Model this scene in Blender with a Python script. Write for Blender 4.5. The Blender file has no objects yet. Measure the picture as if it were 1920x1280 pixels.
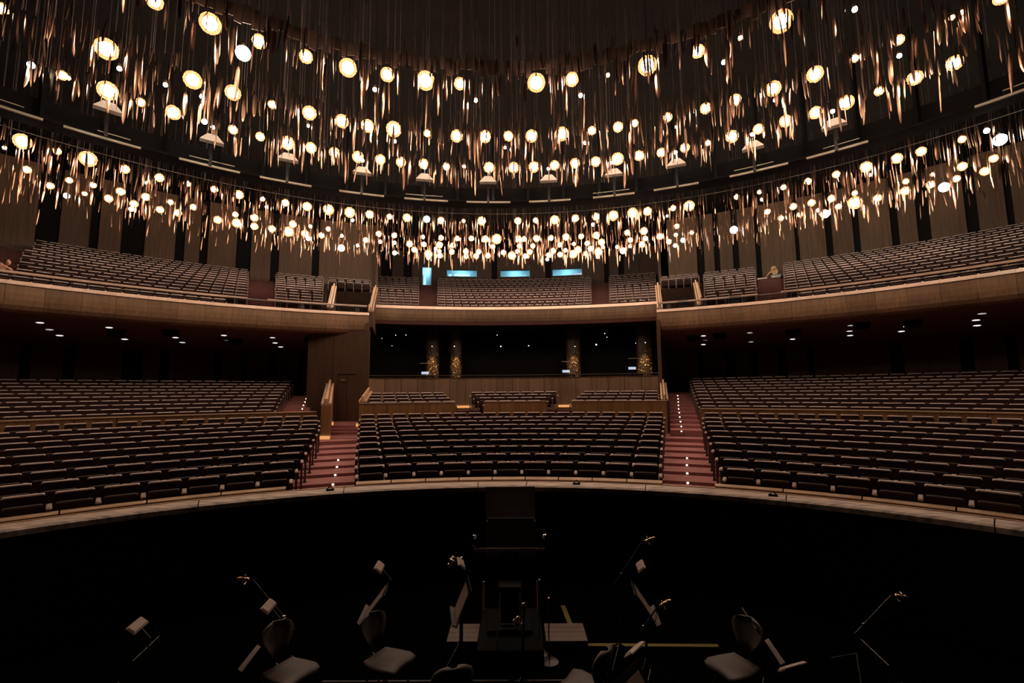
import bpy, math, random
from mathutils import Vector, Matrix

random.seed(7)
SC = bpy.context.scene
COL = SC.collection
rad = math.radians

# ------------------------------------------------------------------ camera
STATION = (0.32, 0.0, 2.4)          # standing on the stage, looking into the house
cam_d = bpy.data.cameras.new('camera')
cam = bpy.data.objects.new('camera', cam_d)
COL.objects.link(cam)
cam_d.sensor_width = 36.0
cam_d.lens = 877.0 / 1920.0 * 36.0
cam_d.clip_start = 0.05
cam_d.clip_end = 200.0
_p, _r, _y = math.atan(94.4 / 877.0), rad(0.472), rad(0.341)
_f = Vector((-math.sin(_y) * math.cos(_p), math.cos(_y) * math.cos(_p), math.sin(_p)))
_rt = Vector((math.cos(_y), math.sin(_y), 0.0))
_up = _rt.cross(_f)
_rt2 = _rt * math.cos(_r) - _up * math.sin(_r)
_up2 = _up * math.cos(_r) + _rt * math.sin(_r)
_m = Matrix((( _rt2.x, _up2.x, -_f.x, STATION[0]), (_rt2.y, _up2.y, -_f.y, STATION[1]),
             (_rt2.z, _up2.z, -_f.z, STATION[2]), (0, 0, 0, 1)))
cam.matrix_world = _m
SC.camera = cam

# ------------------------------------------------------------------ world and exposure
w = bpy.data.worlds.new('world'); SC.world = w; w.use_nodes = True
w.node_tree.nodes['Background'].inputs[0].default_value = (0.9, 0.75, 0.65, 1)
w.node_tree.nodes['Background'].inputs[1].default_value = 0.0012
vs = SC.view_settings
vs.view_transform = 'Standard'; vs.look = 'None'; vs.gamma = 1.0; vs.use_curve_mapping = False
vs.exposure = 0.0
SC.cycles.use_denoising = True
SC.cycles.max_bounces = 5
SC.cycles.diffuse_bounces = 3
SC.cycles.glossy_bounces = 3
SC.cycles.sample_clamp_indirect = 3.0
SC.cycles.caustics_reflective = False
SC.cycles.caustics_refractive = False

BULB_WARM, BULB_SPOT, BULB_COOL, BULB_GREEN = 62.0, 120.0, 50.0, 25.0     # radiance of the lamps

# ------------------------------------------------------------------ materials
def mat(name, col, rough=0.6, metal=0.0, noise=None, var=0.0, island=0.0, spec=0.5, bump=0.0, sheen=0.0):
    """noise = (sx, sy, sz) frequency in metres; var = colour variation; island = tone change from piece to piece"""
    m = bpy.data.materials.new(name); m.use_nodes = True
    nt = m.node_tree; b = nt.nodes['Principled BSDF']
    b.inputs['Base Color'].default_value = (*col, 1)
    b.inputs['Roughness'].default_value = rough
    b.inputs['Metallic'].default_value = metal
    b.inputs['Specular IOR Level'].default_value = spec
    if sheen:
        b.inputs['Sheen Weight'].default_value = sheen
        b.inputs['Sheen Roughness'].default_value = 0.4
    if noise:
        tc = nt.nodes.new('ShaderNodeTexCoord'); mp = nt.nodes.new('ShaderNodeMapping')
        mp.inputs['Scale'].default_value = noise
        nz = nt.nodes.new('ShaderNodeTexNoise'); nz.inputs['Scale'].default_value = 1.0
        nz.inputs['Detail'].default_value = 4.0
        nt.links.new(tc.outputs['Object'], mp.inputs['Vector'])
        nt.links.new(mp.outputs['Vector'], nz.inputs['Vector'])
        rp = nt.nodes.new('ShaderNodeValToRGB')
        rp.color_ramp.elements[0].position = 0.3; rp.color_ramp.elements[1].position = 0.7
        rp.color_ramp.elements[0].color = (*[c * (1 - var) for c in col], 1)
        rp.color_ramp.elements[1].color = (*[min(1, c * (1 + var)) for c in col], 1)
        nt.links.new(nz.outputs['Fac'], rp.inputs['Fac'])
        out = rp.outputs['Color']
        if island:
            oi = nt.nodes.new('ShaderNodeObjectInfo')
            mr = nt.nodes.new('ShaderNodeMapRange')
            mr.inputs['To Min'].default_value = 1 - island; mr.inputs['To Max'].default_value = 1 + island
            nt.links.new(oi.outputs['Random'], mr.inputs['Value'])
            mx = nt.nodes.new('ShaderNodeVectorMath'); mx.operation = 'SCALE'
            nt.links.new(out, mx.inputs[0]); nt.links.new(mr.outputs['Result'], mx.inputs['Scale'])
            out = mx.outputs['Vector']
        nt.links.new(out, b.inputs['Base Color'])
        if bump:
            bp = nt.nodes.new('ShaderNodeBump'); bp.inputs['Strength'].default_value = bump
            bp.inputs['Distance'].default_value = 0.01
            nt.links.new(nz.outputs['Fac'], bp.inputs['Height']); nt.links.new(bp.outputs['Normal'], b.inputs['Normal'])
    return m

def glow(name, col, strength):
    m = bpy.data.materials.new(name); m.use_nodes = True
    nt = m.node_tree; nt.nodes.remove(nt.nodes['Principled BSDF'])
    e = nt.nodes.new('ShaderNodeEmission')
    e.inputs[0].default_value = (*col, 1); e.inputs[1].default_value = strength
    nt.links.new(e.outputs[0], nt.nodes['Material Output'].inputs['Surface'])
    return m

M = {}
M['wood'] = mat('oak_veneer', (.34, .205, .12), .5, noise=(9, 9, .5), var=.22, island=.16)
M['wood_mid'] = mat('dimmed_oak_veneer', (.235, .145, .085), .5, noise=(9, 9, .5), var=.22, island=.16)  # oak darkened: the centre balcony's weaker light is put into the colour
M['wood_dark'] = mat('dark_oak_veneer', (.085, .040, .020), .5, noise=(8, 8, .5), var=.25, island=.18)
M['wood_box'] = mat('box_front_veneer', (.30, .155, .06), .5, noise=(10, 10, .5), var=.25, island=.15)
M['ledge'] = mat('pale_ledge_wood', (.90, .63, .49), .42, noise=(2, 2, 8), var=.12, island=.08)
M['slat'] = mat('pale_slat_wood', (.66, .43, .27), .45, noise=(3, 3, 12), var=.15)
M['rim'] = mat('worn_rim_stone', (.50, .37, .30), .55, noise=(2.5, 14, 5), var=.6, bump=.3)
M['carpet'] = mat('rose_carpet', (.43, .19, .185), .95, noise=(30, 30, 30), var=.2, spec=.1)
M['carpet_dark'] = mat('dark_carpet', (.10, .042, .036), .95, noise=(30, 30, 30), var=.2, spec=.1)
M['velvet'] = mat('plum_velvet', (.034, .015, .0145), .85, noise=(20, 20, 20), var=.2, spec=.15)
M['stair'] = mat('dull_rose_carpet', (.15, .072, .068), .95, noise=(30, 30, 30), var=.2, spec=.1)
M['edge'] = mat('faint_edge_tint', (.085, .055, .05), .7)  # light caught by the folded seat's edge, put into the colour
M['velvet_balcony'] = mat('dimmed_plum_velvet', (.017, .0085, .0085), .9, noise=(20, 20, 20), var=.2, spec=.12)  # same velvet, darkened to paint in the balcony's deeper shade
M['cap'] = mat('lit_edge_tint', (.95, .735, .68), .5)  # pale colour paints the light caught along the backrest tops
M['arm'] = mat('armrest_wood', (.50, .36, .30), .45, noise=(20, 20, 20), var=.15)
M['side'] = mat('seat_side_panel', (.11, .072, .062), .6, noise=(12, 12, 3), var=.15)
M['black'] = mat('matt_black', (.003, .003, .003), .9, spec=.1)
M['pitfloor'] = mat('black_pit_floor', (.0018, .0015, .0012), 1.0, noise=(3, 3, 3), var=.4, spec=.0)
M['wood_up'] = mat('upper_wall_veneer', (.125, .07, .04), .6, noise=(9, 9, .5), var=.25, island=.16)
M['ceiling'] = mat('dark_ceiling', (.0062, .0050, .0046), .95, noise=(1, 1, 1), var=.3, spec=.1)
M['gap'] = mat('dark_recess', (.012, .011, .011), .9, spec=.1)
M['gapwood'] = mat('dark_brown_panel', (.017, .010, .007), .9, noise=(6, 6, 1), var=.25, spec=.05)
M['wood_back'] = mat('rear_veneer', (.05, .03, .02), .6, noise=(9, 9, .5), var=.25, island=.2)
M['soffit'] = mat('soffit_veneer', (.26, .115, .065), .55, noise=(3, 3, 3), var=.2)
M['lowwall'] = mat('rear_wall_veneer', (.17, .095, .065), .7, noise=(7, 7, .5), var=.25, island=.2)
M['steel'] = mat('brushed_steel', (.55, .52, .48), .3, 1.0)
M['blackmetal'] = mat('black_metal', (.02, .02, .02), .35, .6)
M['brass'] = mat('brass', (.85, .55, .33), .28, 1.0)
M['glass'] = mat('copper_tinted_glass_strip', (.42, .25, .17), .3, 1.0)
M['lip'] = mat('cream_metal_lip', (.62, .55, .42), .4)
M['white'] = mat('white_plate', (.8, .76, .68), .5)
M['chairwood'] = mat('chair_veneer', (.062, .043, .035), .6, noise=(10, 3, 3), var=.15)
M['gate'] = mat('gate_board', (.33, .27, .235), .8, noise=(3, 3, 3), var=.12)
M['wire'] = mat('wire', (.22, .18, .16), .5, .6)
M['plat'] = mat('platform_wood', (.15, .092, .072), .6, noise=(2, 9, 9), var=.25)
M['tape'] = mat('yellow_tape', (.20, .165, .015), .7)
M['paper'] = mat('lamp_shade_tan', (.30, .205, .165), .6)
M['bluewall'] = mat('booth_wall', (.25, .5, .6), .6)
M['gold'] = mat('gold_light_dot', (.95, .60, .22), .4, .2)
M['blade'] = mat('dim_bronze_blade', (.10, .062, .045), .5, .3)
M['bronze'] = mat('bronze_panel', (.055, .032, .018), .5, .0, noise=(8, 8, 8), var=.2)
M['skin'] = mat('skin', (.62, .36, .24), .6)
M['hair'] = mat('blonde_hair', (.62, .46, .22), .6, noise=(40, 40, 8), var=.3)
M['jeans'] = mat('light_jeans', (.25, .40, .52), .8)
M['shirt'] = mat('beige_top', (.42, .36, .28), .8)
M['chrome'] = mat('chrome', (.8, .76, .72), .15, 1.0)
M['bulb_w'] = glow('bulb_warm', (1.0, .73, .56), BULB_WARM)
M['bulb_y'] = glow('bulb_spot', (1.0, .90, .66), BULB_SPOT)
M['bulb_c'] = glow('bulb_cool', (.75, 1.0, 1.0), BULB_COOL)
M['bulb_g'] = glow('bulb_green', (.55, 1.0, .82), BULB_GREEN)
M['led'] = glow('downlight_disc', (1.0, .93, .82), 40.0)
M['steplight'] = glow('step_light', (1.0, .86, .66), 9.0)
M['booth'] = glow('booth_tube', (.50, .92, 1.0), 8.0)
M['coolwall'] = glow('booth_screen', (.45, .85, 1.0), 1.2)
M['strip'] = glow('warm_light_strip', (1.0, .42, .14), .85)
M['pin'] = glow('pin_spot', (1.0, .9, .75), 5.0)
M['screen'] = glow('console_screen', (.75, .85, 1.0), .7)

# ------------------------------------------------------------------ mesh building
class MB:
    def __init__(s): s.v = []; s.f = []; s.mi = []
    def add(s, vs_, fs, mi=0):
        o = len(s.v); s.v.extend(vs_); s.f.extend([tuple(i + o for i in f) for f in fs]); s.mi.extend([mi] * len(fs))
    def box(s, x0, x1, y0, y1, z0, z1, mi=0, mtx=None):
        p = [(x, y, z) for z in (z0, z1) for y in (y0, y1) for x in (x0, x1)]
        if mtx is not None: p = [tuple(mtx @ Vector(q)) for q in p]
        s.add(p, [(0, 2, 3, 1), (4, 5, 7, 6), (0, 1, 5, 4), (1, 3, 7, 5), (3, 2, 6, 7), (2, 0, 4, 6)], mi)
    def loft(s, secs, mi=0, closed=True):
        """secs: list of rings of equal length; the first and last are capped"""
        n = len(secs[0]); vs_ = [p for r in secs for p in r]; fs = []
        for i in range(len(secs) - 1):
            for j in range(n if closed else n - 1):
                k = (j + 1) % n
                fs.append((i * n + j, i * n + k, (i + 1) * n + k, (i + 1) * n + j))
        if closed:
            fs.append(tuple(range(n - 1, -1, -1))); fs.append(tuple((len(secs) - 1) * n + j for j in range(n)))
        s.add(vs_, fs, mi)
    def tube(s, pts, r, n=6, mi=0, r2=None):
        pts = [Vector(p) for p in pts]; secs = []
        for i, p in enumerate(pts):
            d = (pts[min(i + 1, len(pts) - 1)] - pts[max(i - 1, 0)]).normalized()
            a = d.orthogonal().normalized() if i == 0 else (a - d * a.dot(d)).normalized()
            b = d.cross(a); rr = r if r2 is None else r + (r2 - r) * i / (len(pts) - 1)
            secs.append([tuple(p + (a * math.cos(2 * math.pi * j / n) + b * math.sin(2 * math.pi * j / n)) * rr) for j in range(n)])
        s.loft(secs, mi)
    def lathe(s, prof, n=12, c=(0, 0, 0), mi=0):
        secs = [[(c[0] + r * math.cos(2 * math.pi * j / n), c[1] + r * math.sin(2 * math.pi * j / n), c[2] + z) for j in range(n)] for r, z in prof]
        s.loft(secs, mi)
    def arc(s, prof, c, a0, a1, n=None, mi=0):
        """sweep the closed (radius, z) profile round the vertical axis at (0, c) from azimuth a0 to a1 (degrees from +Y)"""
        n = n or max(1, int(abs(a1 - a0) / 2.5) + 1); secs = []
        for i in range(n + 1):
            a = rad(a0 + (a1 - a0) * i / n)
            secs.append([(r * math.sin(a), c + r * math.cos(a), z) for r, z in prof])
        s.loft(secs, mi)
    def mesh(s, name, mats):
        me = bpy.data.meshes.new(name); me.from_pydata(s.v, [], s.f)
        for m in (mats if isinstance(mats, (list, tuple)) else [mats]): me.materials.append(m)
        if any(s.mi): me.polygons.foreach_set('material_index', s.mi)
        me.update(); return me
    def build(s, name, mats, parent=None):
        return put(name, s.mesh(name, mats), parent)

def put(name, me, parent=None, loc=None, rotz=0.0):
    o = bpy.data.objects.new(name, me); COL.objects.link(o)
    if parent is not None: o.parent = parent
    if loc is not None: o.location = loc
    if rotz: o.rotation_euler = (0, 0, rotz)
    return o
def smooth(o):
    o.data.polygons.foreach_set('use_smooth', [True] * len(o.data.polygons)); return o
def thing(name, label, cat, loc=(0, 0, 0), rotz=0.0, group=None):
    o = put(name, None, None, loc, rotz); return tag(o, label, cat, group)
def tag(o, label, cat, group=None):
    o['label'] = label; o['category'] = cat
    if group: o['group'] = group
    return o
def structure(o, label=None):
    o['kind'] = 'structure'
    if label: o['label'] = label
    return o
def holder(name, label=None):
    return structure(put(name, None), label)
ORD = ['first', 'second', 'third', 'fourth', 'fifth', 'sixth', 'seventh', 'eighth', 'ninth', 'tenth', 'eleventh', 'twelfth',
       'thirteenth', 'fourteenth', 'fifteenth', 'sixteenth', 'seventeenth', 'eighteenth', 'nineteenth', 'twentieth']
TENS = {20: 'twenty', 30: 'thirty', 40: 'forty', 50: 'fifty', 60: 'sixty', 70: 'seventy', 80: 'eighty', 90: 'ninety'}
def nth(i):
    """0-based"""
    if i < 20: return ORD[i]
    n = i + 1
    if n > 100: return 'hundred-and-' + nth(n - 101)
    if n == 100: return 'hundredth'
    t = n // 10 * 10
    return TENS[t][:-1] + 'ieth' if n % 10 == 0 else TENS[t] + '-' + ORD[n % 10 - 1]

def on_sight(b, c, R):
    """azimuth (deg, about (0, c)) of the point where the sight line of bearing b from the station meets the circle R about (0, c)"""
    dx, dy = math.sin(rad(b)), math.cos(rad(b)); ox, oy = STATION[0], -c
    k = ox * dx + oy * dy
    t = -k + math.sqrt(k * k - (ox * ox + oy * oy - R * R))
    return math.degrees(math.atan2(ox + dx * t, oy + dy * t))
def polar(c, R, a, z=0.0): return Vector((R * math.sin(rad(a)), c + R * math.cos(rad(a)), z))
def facing(p): return math.atan2(-(p[0] - STATION[0]), p[1])

# surveyed positions (metres) and bearings (degrees) of the hall, taken from the stage station
DATA = {
    'LAMPS': [[-8.35,10.35,0.117,"w"],[-7.46,11.06,0.161,"w"],[-7.23,12.13,0.202,"y"],[-6.54,11.7,0.117,"w"],[-5.53,12.29,0.123,"w"],[-4.51,12.77,0.169,"w"],[-4.02,13.78,0.061,"y"],[-3.44,13.09,0.13,"w"],[-2.34,13.38,0.176,"w"],[-1.31,13.54,0.119,"w"],[-0.89,14.38,0.063,"y"],[1.06,13.54,0.178,"w"],[2.14,13.41,0.132,"w"],[2.52,14.2,0.062,"y"],[3.21,13.23,0.05,"w"],[4.29,12.83,0.183,"w"],[5.55,12.27,0.122,"w"],[6.49,12.74,0.056,"y"],[6.52,11.79,0.05,"w"],[7.31,11.23,0.174,"w"],[8.96,10.88,0.06,"y"],[-12.27,10.51,0.083,"w"],[-10.88,11.9,0.186,"w"],[-11.19,12.69,0.056,"y"],[-10.39,13.43,0.059,"y"],[-9.4,13.22,0.161,"w"],[-9.66,14.02,0.062,"y"],[-8.55,13.85,0.152,"w"],[-7.63,14.48,0.095,"w"],[-6.61,14.97,0.147,"w"],[-6.99,15.74,0.051,"y"],[-5.68,15.47,0.152,"w"],[-4.88,15.78,0.155,"w"],[-4.0,16.01,0.174,"w"],[-4.18,16.84,0.055,"y"],[-2.84,16.31,0.089,"w"],[-1.78,16.51,0.143,"w"],[-0.73,16.57,0.144,"w"],[0.01,17.4,0.05,"y"],[0.15,16.56,0.126,"w"],[1.02,16.57,0.144,"w"],[2.13,16.45,0.16,"w"],[3.09,17.11,0.055,"y"],[3.22,16.26,0.106,"w"],[4.13,16.04,0.122,"w"],[4.67,15.81,0.086,"w"],[5.74,15.47,0.101,"w"],[6.25,16.08,0.052,"y"],[6.86,14.97,0.114,"w"],[7.66,14.52,0.126,"w"],[9.0,14.57,0.063,"y"],[8.6,13.96,0.152,"w"],[9.5,13.3,0.146,"w"],[10.22,12.63,0.069,"w"],[11.44,12.56,0.055,"y"],[10.92,11.94,0.092,"w"],[11.67,11.18,0.05,"w"],[11.78,11.01,0.05,"w"],[12.31,10.57,0.106,"w"],[-13.59,12.49,0.097,"c"],[-13.12,12.94,0.086,"w"],[-13.05,13.06,0.05,"w"],[-12.39,13.67,0.181,"w"],[-11.83,14.28,0.094,"w"],[-11.18,14.85,0.146,"w"],[-10.49,15.4,0.084,"c"],[-9.79,15.92,0.104,"w"],[-9.07,16.4,0.107,"w"],[-8.28,16.86,0.165,"w"],[-7.54,17.23,0.131,"w"],[-6.78,17.62,0.133,"w"],[-5.96,17.98,0.155,"w"],[-5.12,18.21,0.138,"w"],[-4.33,18.45,0.139,"w"],[-3.43,18.61,0.14,"w"],[-2.51,18.87,0.102,"w"],[-1.76,18.88,0.061,"w"],[-0.71,19.0,0.143,"w"],[0.34,19.03,0.143,"w"],[1.2,19.0,0.143,"w"],[2.07,18.88,0.142,"w"],[2.91,18.71,0.141,"w"],[3.76,18.59,0.14,"w"],[4.62,18.39,0.158,"w"],[5.44,18.14,0.137,"w"],[6.27,17.91,0.116,"w"],[7.09,17.55,0.113,"w"],[7.85,17.21,0.074,"w"],[8.59,16.77,0.145,"w"],[9.32,16.28,0.123,"w"],[10.03,15.79,0.137,"w"],[10.78,15.29,0.133,"w"],[11.45,14.73,0.144,"w"],[12.09,14.16,0.093,"w"],[12.71,13.53,0.133,"w"],[13.32,12.88,0.141,"w"],[14.77,12.39,0.082,"y"],[-19.27,16.98,0.055,"y"],[-18.11,16.54,0.18,"w"],[-17.5,17.26,0.094,"w"],[-16.87,17.9,0.194,"w"],[-16.12,18.79,0.122,"w"],[-16.23,20.11,0.065,"y"],[-15.26,19.6,0.127,"w"],[-14.46,20.2,0.087,"w"],[-13.63,20.84,0.112,"w"],[-12.84,21.46,0.138,"w"],[-11.97,21.98,0.071,"w"],[-12.31,22.97,0.074,"y"],[-11.1,22.46,0.12,"w"],[-10.23,22.96,0.147,"w"],[-9.31,23.4,0.175,"w"],[-8.34,23.8,0.178,"w"],[-8.59,24.95,0.08,"y"],[-7.39,24.12,0.154,"w"],[-6.42,24.46,0.104,"w"],[-5.51,24.64,0.157,"w"],[-4.48,24.9,0.185,"g"],[-3.71,25.09,0.133,"w"],[-2.48,25.21,0.08,"w"],[-1.47,25.23,0.161,"w"],[0.55,25.29,0.134,"w"],[1.54,25.24,0.107,"w"],[2.6,25.19,0.16,"w"],[3.73,24.98,0.133,"w"],[4.87,26.01,0.083,"y"],[4.81,24.77,0.131,"w"],[5.75,24.64,0.183,"w"],[6.71,24.29,0.18,"w"],[7.45,24.08,0.153,"w"],[8.73,24.8,0.053,"y"],[8.68,23.68,0.101,"w"],[9.42,23.41,0.174,"w"],[11.36,22.33,0.095,"w"],[12.21,21.79,0.07,"w"],[12.81,22.69,0.072,"y"],[13.08,21.28,0.091,"w"],[13.86,20.68,0.11,"w"],[14.7,20.01,0.107,"w"],[15.52,19.33,0.145,"w"],[16.26,20.1,0.064,"y"],[16.26,18.61,0.14,"w"],[16.78,18.05,0.116,"w"],[17.57,17.15,0.092,"w"],[17.93,16.57,0.089,"y"],[19.09,17.22,0.21,"y"],[-20.24,18.74,0.101,"w"],[-20.77,20.27,0.109,"w"],[-19.41,19.76,0.085,"w"],[-21.07,21.37,0.115,"y"],[-20.0,21.15,0.068,"w"],[-18.79,20.26,0.087,"w"],[-19.35,21.72,0.117,"w"],[-18.13,20.96,0.113,"w"],[-19.35,23.06,0.099,"y"],[-18.67,22.39,0.12,"w"],[-17.44,21.59,0.116,"w"],[-17.94,23.17,0.124,"w"],[-16.71,22.24,0.095,"w"],[-17.33,23.62,0.126,"w"],[-16.0,22.87,0.098,"w"],[-15.9,24.66,0.132,"w"],[-14.5,23.92,0.102,"w"],[-15.15,25.17,0.161,"w"],[-13.74,24.4,0.13,"w"],[-14.46,25.7,0.137,"w"],[-13.69,26.16,0.139,"w"],[-12.96,26.64,0.198,"w"],[-12.13,25.43,0.135,"w"],[-12.16,27.04,0.144,"w"],[-12.36,27.91,0.118,"y"],[-11.3,25.79,0.082,"w"],[-11.3,27.35,0.116,"w"],[-10.45,26.26,0.112,"w"],[-10.12,27.48,0.087,"c"],[-11.05,29.89,0.21,"y"],[-9.78,29.37,0.093,"w"],[-8.93,28.32,0.12,"w"],[-7.79,27.17,0.115,"w"],[-8.13,28.66,0.091,"w"],[-6.94,27.48,0.117,"w"],[-7.28,28.9,0.092,"w"],[-7.83,31.07,0.131,"y"],[-6.38,29.15,0.154,"w"],[-6.34,30.4,0.128,"w"],[-5.26,27.83,0.088,"w"],[-5.48,29.29,0.124,"w"],[-5.59,31.4,0.199,"w"],[-5.78,32.43,0.103,"y"],[-4.88,30.21,0.096,"w"],[-4.73,30.81,0.098,"w"],[-4.5,29.43,0.155,"w"],[-4.85,31.8,0.134,"w"],[-4.18,28.06,0.119,"w"],[-3.91,30.96,0.131,"w"],[-3.66,29.57,0.125,"w"],[-3.21,28.2,0.119,"w"],[-3.04,32.0,0.135,"w"],[-2.92,30.87,0.13,"w"],[-2.32,28.22,0.119,"w"],[-2.33,32.02,0.135,"w"],[-2.1,31.02,0.131,"w"],[-1.46,28.35,0.15,"w"],[-1.5,31.92,0.134,"w"],[-1.07,29.88,0.126,"w"],[-0.76,28.38,0.21,"w"],[-0.4,31.2,0.132,"w"],[0.18,31.98,0.202,"w"],[0.55,30.99,0.098,"w"],[0.6,28.42,0.15,"w"],[0.68,29.82,0.126,"w"],[0.97,28.43,0.12,"w"],[1.12,32.14,0.135,"w"],[1.39,31.14,0.131,"w"],[1.56,29.85,0.126,"w"],[1.74,28.35,0.15,"w"],[2.72,33.0,0.104,"y"],[2.76,31.94,0.134,"w"],[2.63,28.28,0.12,"w"],[2.98,30.95,0.13,"w"],[3.53,31.84,0.134,"w"],[3.33,29.68,0.125,"w"],[3.8,30.85,0.098,"w"],[3.54,28.1,0.148,"w"],[4.45,31.74,0.2,"w"],[4.21,29.49,0.093,"w"],[4.65,30.76,0.162,"w"],[4.48,28.03,0.118,"w"],[5.29,31.64,0.1,"w"],[5.06,29.41,0.124,"w"],[5.45,30.55,0.129,"w"],[6.28,32.45,0.102,"w"],[5.38,27.86,0.147,"w"],[6.11,31.3,0.198,"w"],[5.95,29.22,0.154,"w"],[6.24,30.23,0.096,"w"],[7.17,30.26,0.096,"w"],[7.75,31.11,0.196,"y"],[7.17,27.43,0.116,"w"],[8.0,30.06,0.095,"w"],[7.71,28.85,0.122,"w"],[8.69,29.74,0.157,"w"],[8.1,27.18,0.144,"w"],[8.57,28.56,0.121,"w"],[9.36,28.18,0.149,"w"],[10.27,29.25,0.123,"w"],[10.95,30.04,0.127,"y"],[10.26,27.91,0.088,"w"],[9.81,26.41,0.112,"w"],[11.09,28.96,0.153,"c"],[11.1,27.55,0.087,"w"],[13.46,27.15,0.21,"y"],[13.96,24.33,0.103,"w"],[15.22,25.3,0.107,"w"],[14.92,23.63,0.125,"w"],[15.96,24.77,0.105,"w"],[15.59,23.17,0.123,"w"],[16.57,24.18,0.077,"w"],[17.3,24.73,0.21,"y"],[16.26,22.65,0.12,"w"],[17.32,23.7,0.1,"w"],[17.84,23.22,0.21,"w"],[16.98,22.04,0.094,"w"],[18.57,22.65,0.12,"w"],[19.27,21.85,0.139,"w"],[18.42,20.79,0.089,"w"],[19.89,21.16,0.113,"w"],[19.04,20.11,0.064,"w"],[20.8,21.47,0.21,"y"],[20.54,20.57,0.11,"w"],[19.68,19.38,0.124,"w"],[21.13,19.86,0.127,"w"],[20.34,18.7,0.1,"w"]],
    'BRACKETS': [[-13.79,15.26,12.25],[-11.47,17.29,12.2],[-9.19,18.76,12.18],[-6.45,19.98,12.16],[-3.79,20.72,12.17],[-0.87,21.08,12.18],[1.98,21.0,12.18],[4.91,20.46,12.18],[7.46,19.59,12.17],[10.12,18.22,12.18],[12.33,16.61,12.14]],
    'DOWN': [[-18.24,17.98,5.26],[-18.8,18.94,5.12],[-19.26,19.85,4.99],[-16.81,19.47,5.26],[-17.74,21.4,4.99],[-15.77,21.93,5.11],[-16.11,22.88,4.98],[-13.7,22.3,5.24],[-14.08,23.22,5.11],[-14.27,24.28,4.97],[-11.91,23.38,5.24],[-12.33,24.47,5.09],[-12.5,25.4,4.97],[-10.12,24.46,5.22],[-10.42,25.45,5.09],[-10.56,26.36,4.97],[10.15,24.26,5.24],[10.61,25.2,5.11],[10.9,26.18,4.97],[12.05,23.23,5.25],[12.53,24.15,5.11],[12.98,25.02,4.98],[13.78,22.13,5.25],[14.58,23.96,4.99],[15.37,20.85,5.25],[15.97,21.79,5.11],[16.5,22.51,4.99],[17.44,20.36,5.12],[17.84,21.14,5.0],[18.28,17.88,5.26],[18.85,18.71,5.13],[19.52,19.37,5.0]],
    'SPEAK': [[-17.02,20.08,5.18],[-15.22,20.85,5.27],[-13.71,23.23,5.13],[-10.26,24.0,5.27],[-9.57,24.92,5.2],[9.72,24.52,5.24],[10.8,23.84,5.26],[13.74,22.46,5.21],[15.58,20.49,5.27],[17.1,19.61,5.22]],
    'ZT': [0.9,0.955,1.031,1.103,1.182,1.258,1.328,1.404,1.478,1.6,1.825,1.94,2.07,2.207,2.35,2.485,2.62,2.763,2.904,3.065],
    'CEN': [[-18.5,16.9],[-18.58,16.93],[-18.61,17.03],[-18.57,17.12],[-18.53,17.2],[-18.48,17.28],[-18.44,17.36],[-18.45,17.44],[-18.4,17.51],[-18.35,17.59]],
    'LEFTEND': [-25.14,-24.64,-24.14,-23.78,-23.32,-23.06,-22.75,-22.54,-22.5,-22.57],
    'RIGHTEND': [23.39,23.11,22.72,22.38,22.19,22.0,21.74,21.6,21.51,21.53],
    'UPL': [-27.29,-27.03,-26.88,-26.72,-26.51,-26.3,-26.09,-25.88,-25.67,-25.4],
    'UPR': [21.36,21.25,21.08,20.97,20.86,20.74,20.63,20.54,20.46,20.4],
    'BOX': {"left":[[-17.38,-7.17],[-17.39,-7.82],[-17.34,-8.2],[-17.29,-8.52]],"centre":[[-3.83,3.16],[-4.48,3.88],[-4.99,4.46],[-5.44,5.11]],"right":[[6.69,16.82],[7.28,16.84],[7.79,16.85],[8.25,16.87]]},
    'GAPSL': [[-46.74,-45.29],[-43.26,-42.64],[-41.01,-39.26],[-36.81,-36.06],[-34.75,-34.06],[-31.47,-30.11],[-28.15,-27.35],[-23.93,-23.19]],
    'GAPSR': [[21.82,22.57],[23.65,24.21],[25.58,26.18],[27.88,28.35],[31.65,31.99],[34.37,34.92],[36.67,37.18],[39.63,40.18],[41.55,42.44],[44.84,45.6],[47.33,47.72]],
    'GAPSC': [[-16.23,-14.98],[-13.6,-12.64],[-2.8,-2.14],[3.94,4.6],[11.14,11.72],[12.87,13.5]],
    'LOWL': [[-49.15,-48.58],[-46.87,-46.21],[-44.23,-43.48],[-40.17,-38.71],[-37.36,-36.6],[-32.95,-32.16],[-30.47,-29.88],[-27.81,-27.03],[-24.79,-24.47]],
    'LOWR': [[21.29,21.97],[24.22,25.19],[26.76,27.38],[29.34,30.12],[31.98,32.53],[38.64,39.61],[43.48,44.32],[46.33,46.93]],
    'BR': {"wingL":-17.5,"wingR":17.06,"wing-50":-50.24,"wing+":49.62,"cenL":-17.34,"cenR":17.03,"A_right":-30.23,"stair":-27.66,"B_r":-22.53,"void":-17.7,"C1_l":-17.38,"C1_r":-11.7,"C2_l":-9.52,"C2_r":9.51,"C3_l":11.62,"C3_r":17.21,"voidR":22.1,"BR_l":22.3,"BR_r":27.78,"stR":30.21,"frontL_end":-32.13,"frontR_start":31.66,"A_left0":-48.1,"A_leftN":-46.89,"doorL":-21.82,"doorR":-17.37,"door1":-21.42,"door2":-18.43,"PERS":29.66,"PERSL":-48.21,"EQ":[-18.85,-24.81,18.48,19.96,25.55,22.86]},
    'CW_DOOR': [-11.31,-10.28],
    'CW_WINDOWS': [[-8.36,-4.67],[-1.74,1.93],[4.72,8.41]],
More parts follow.
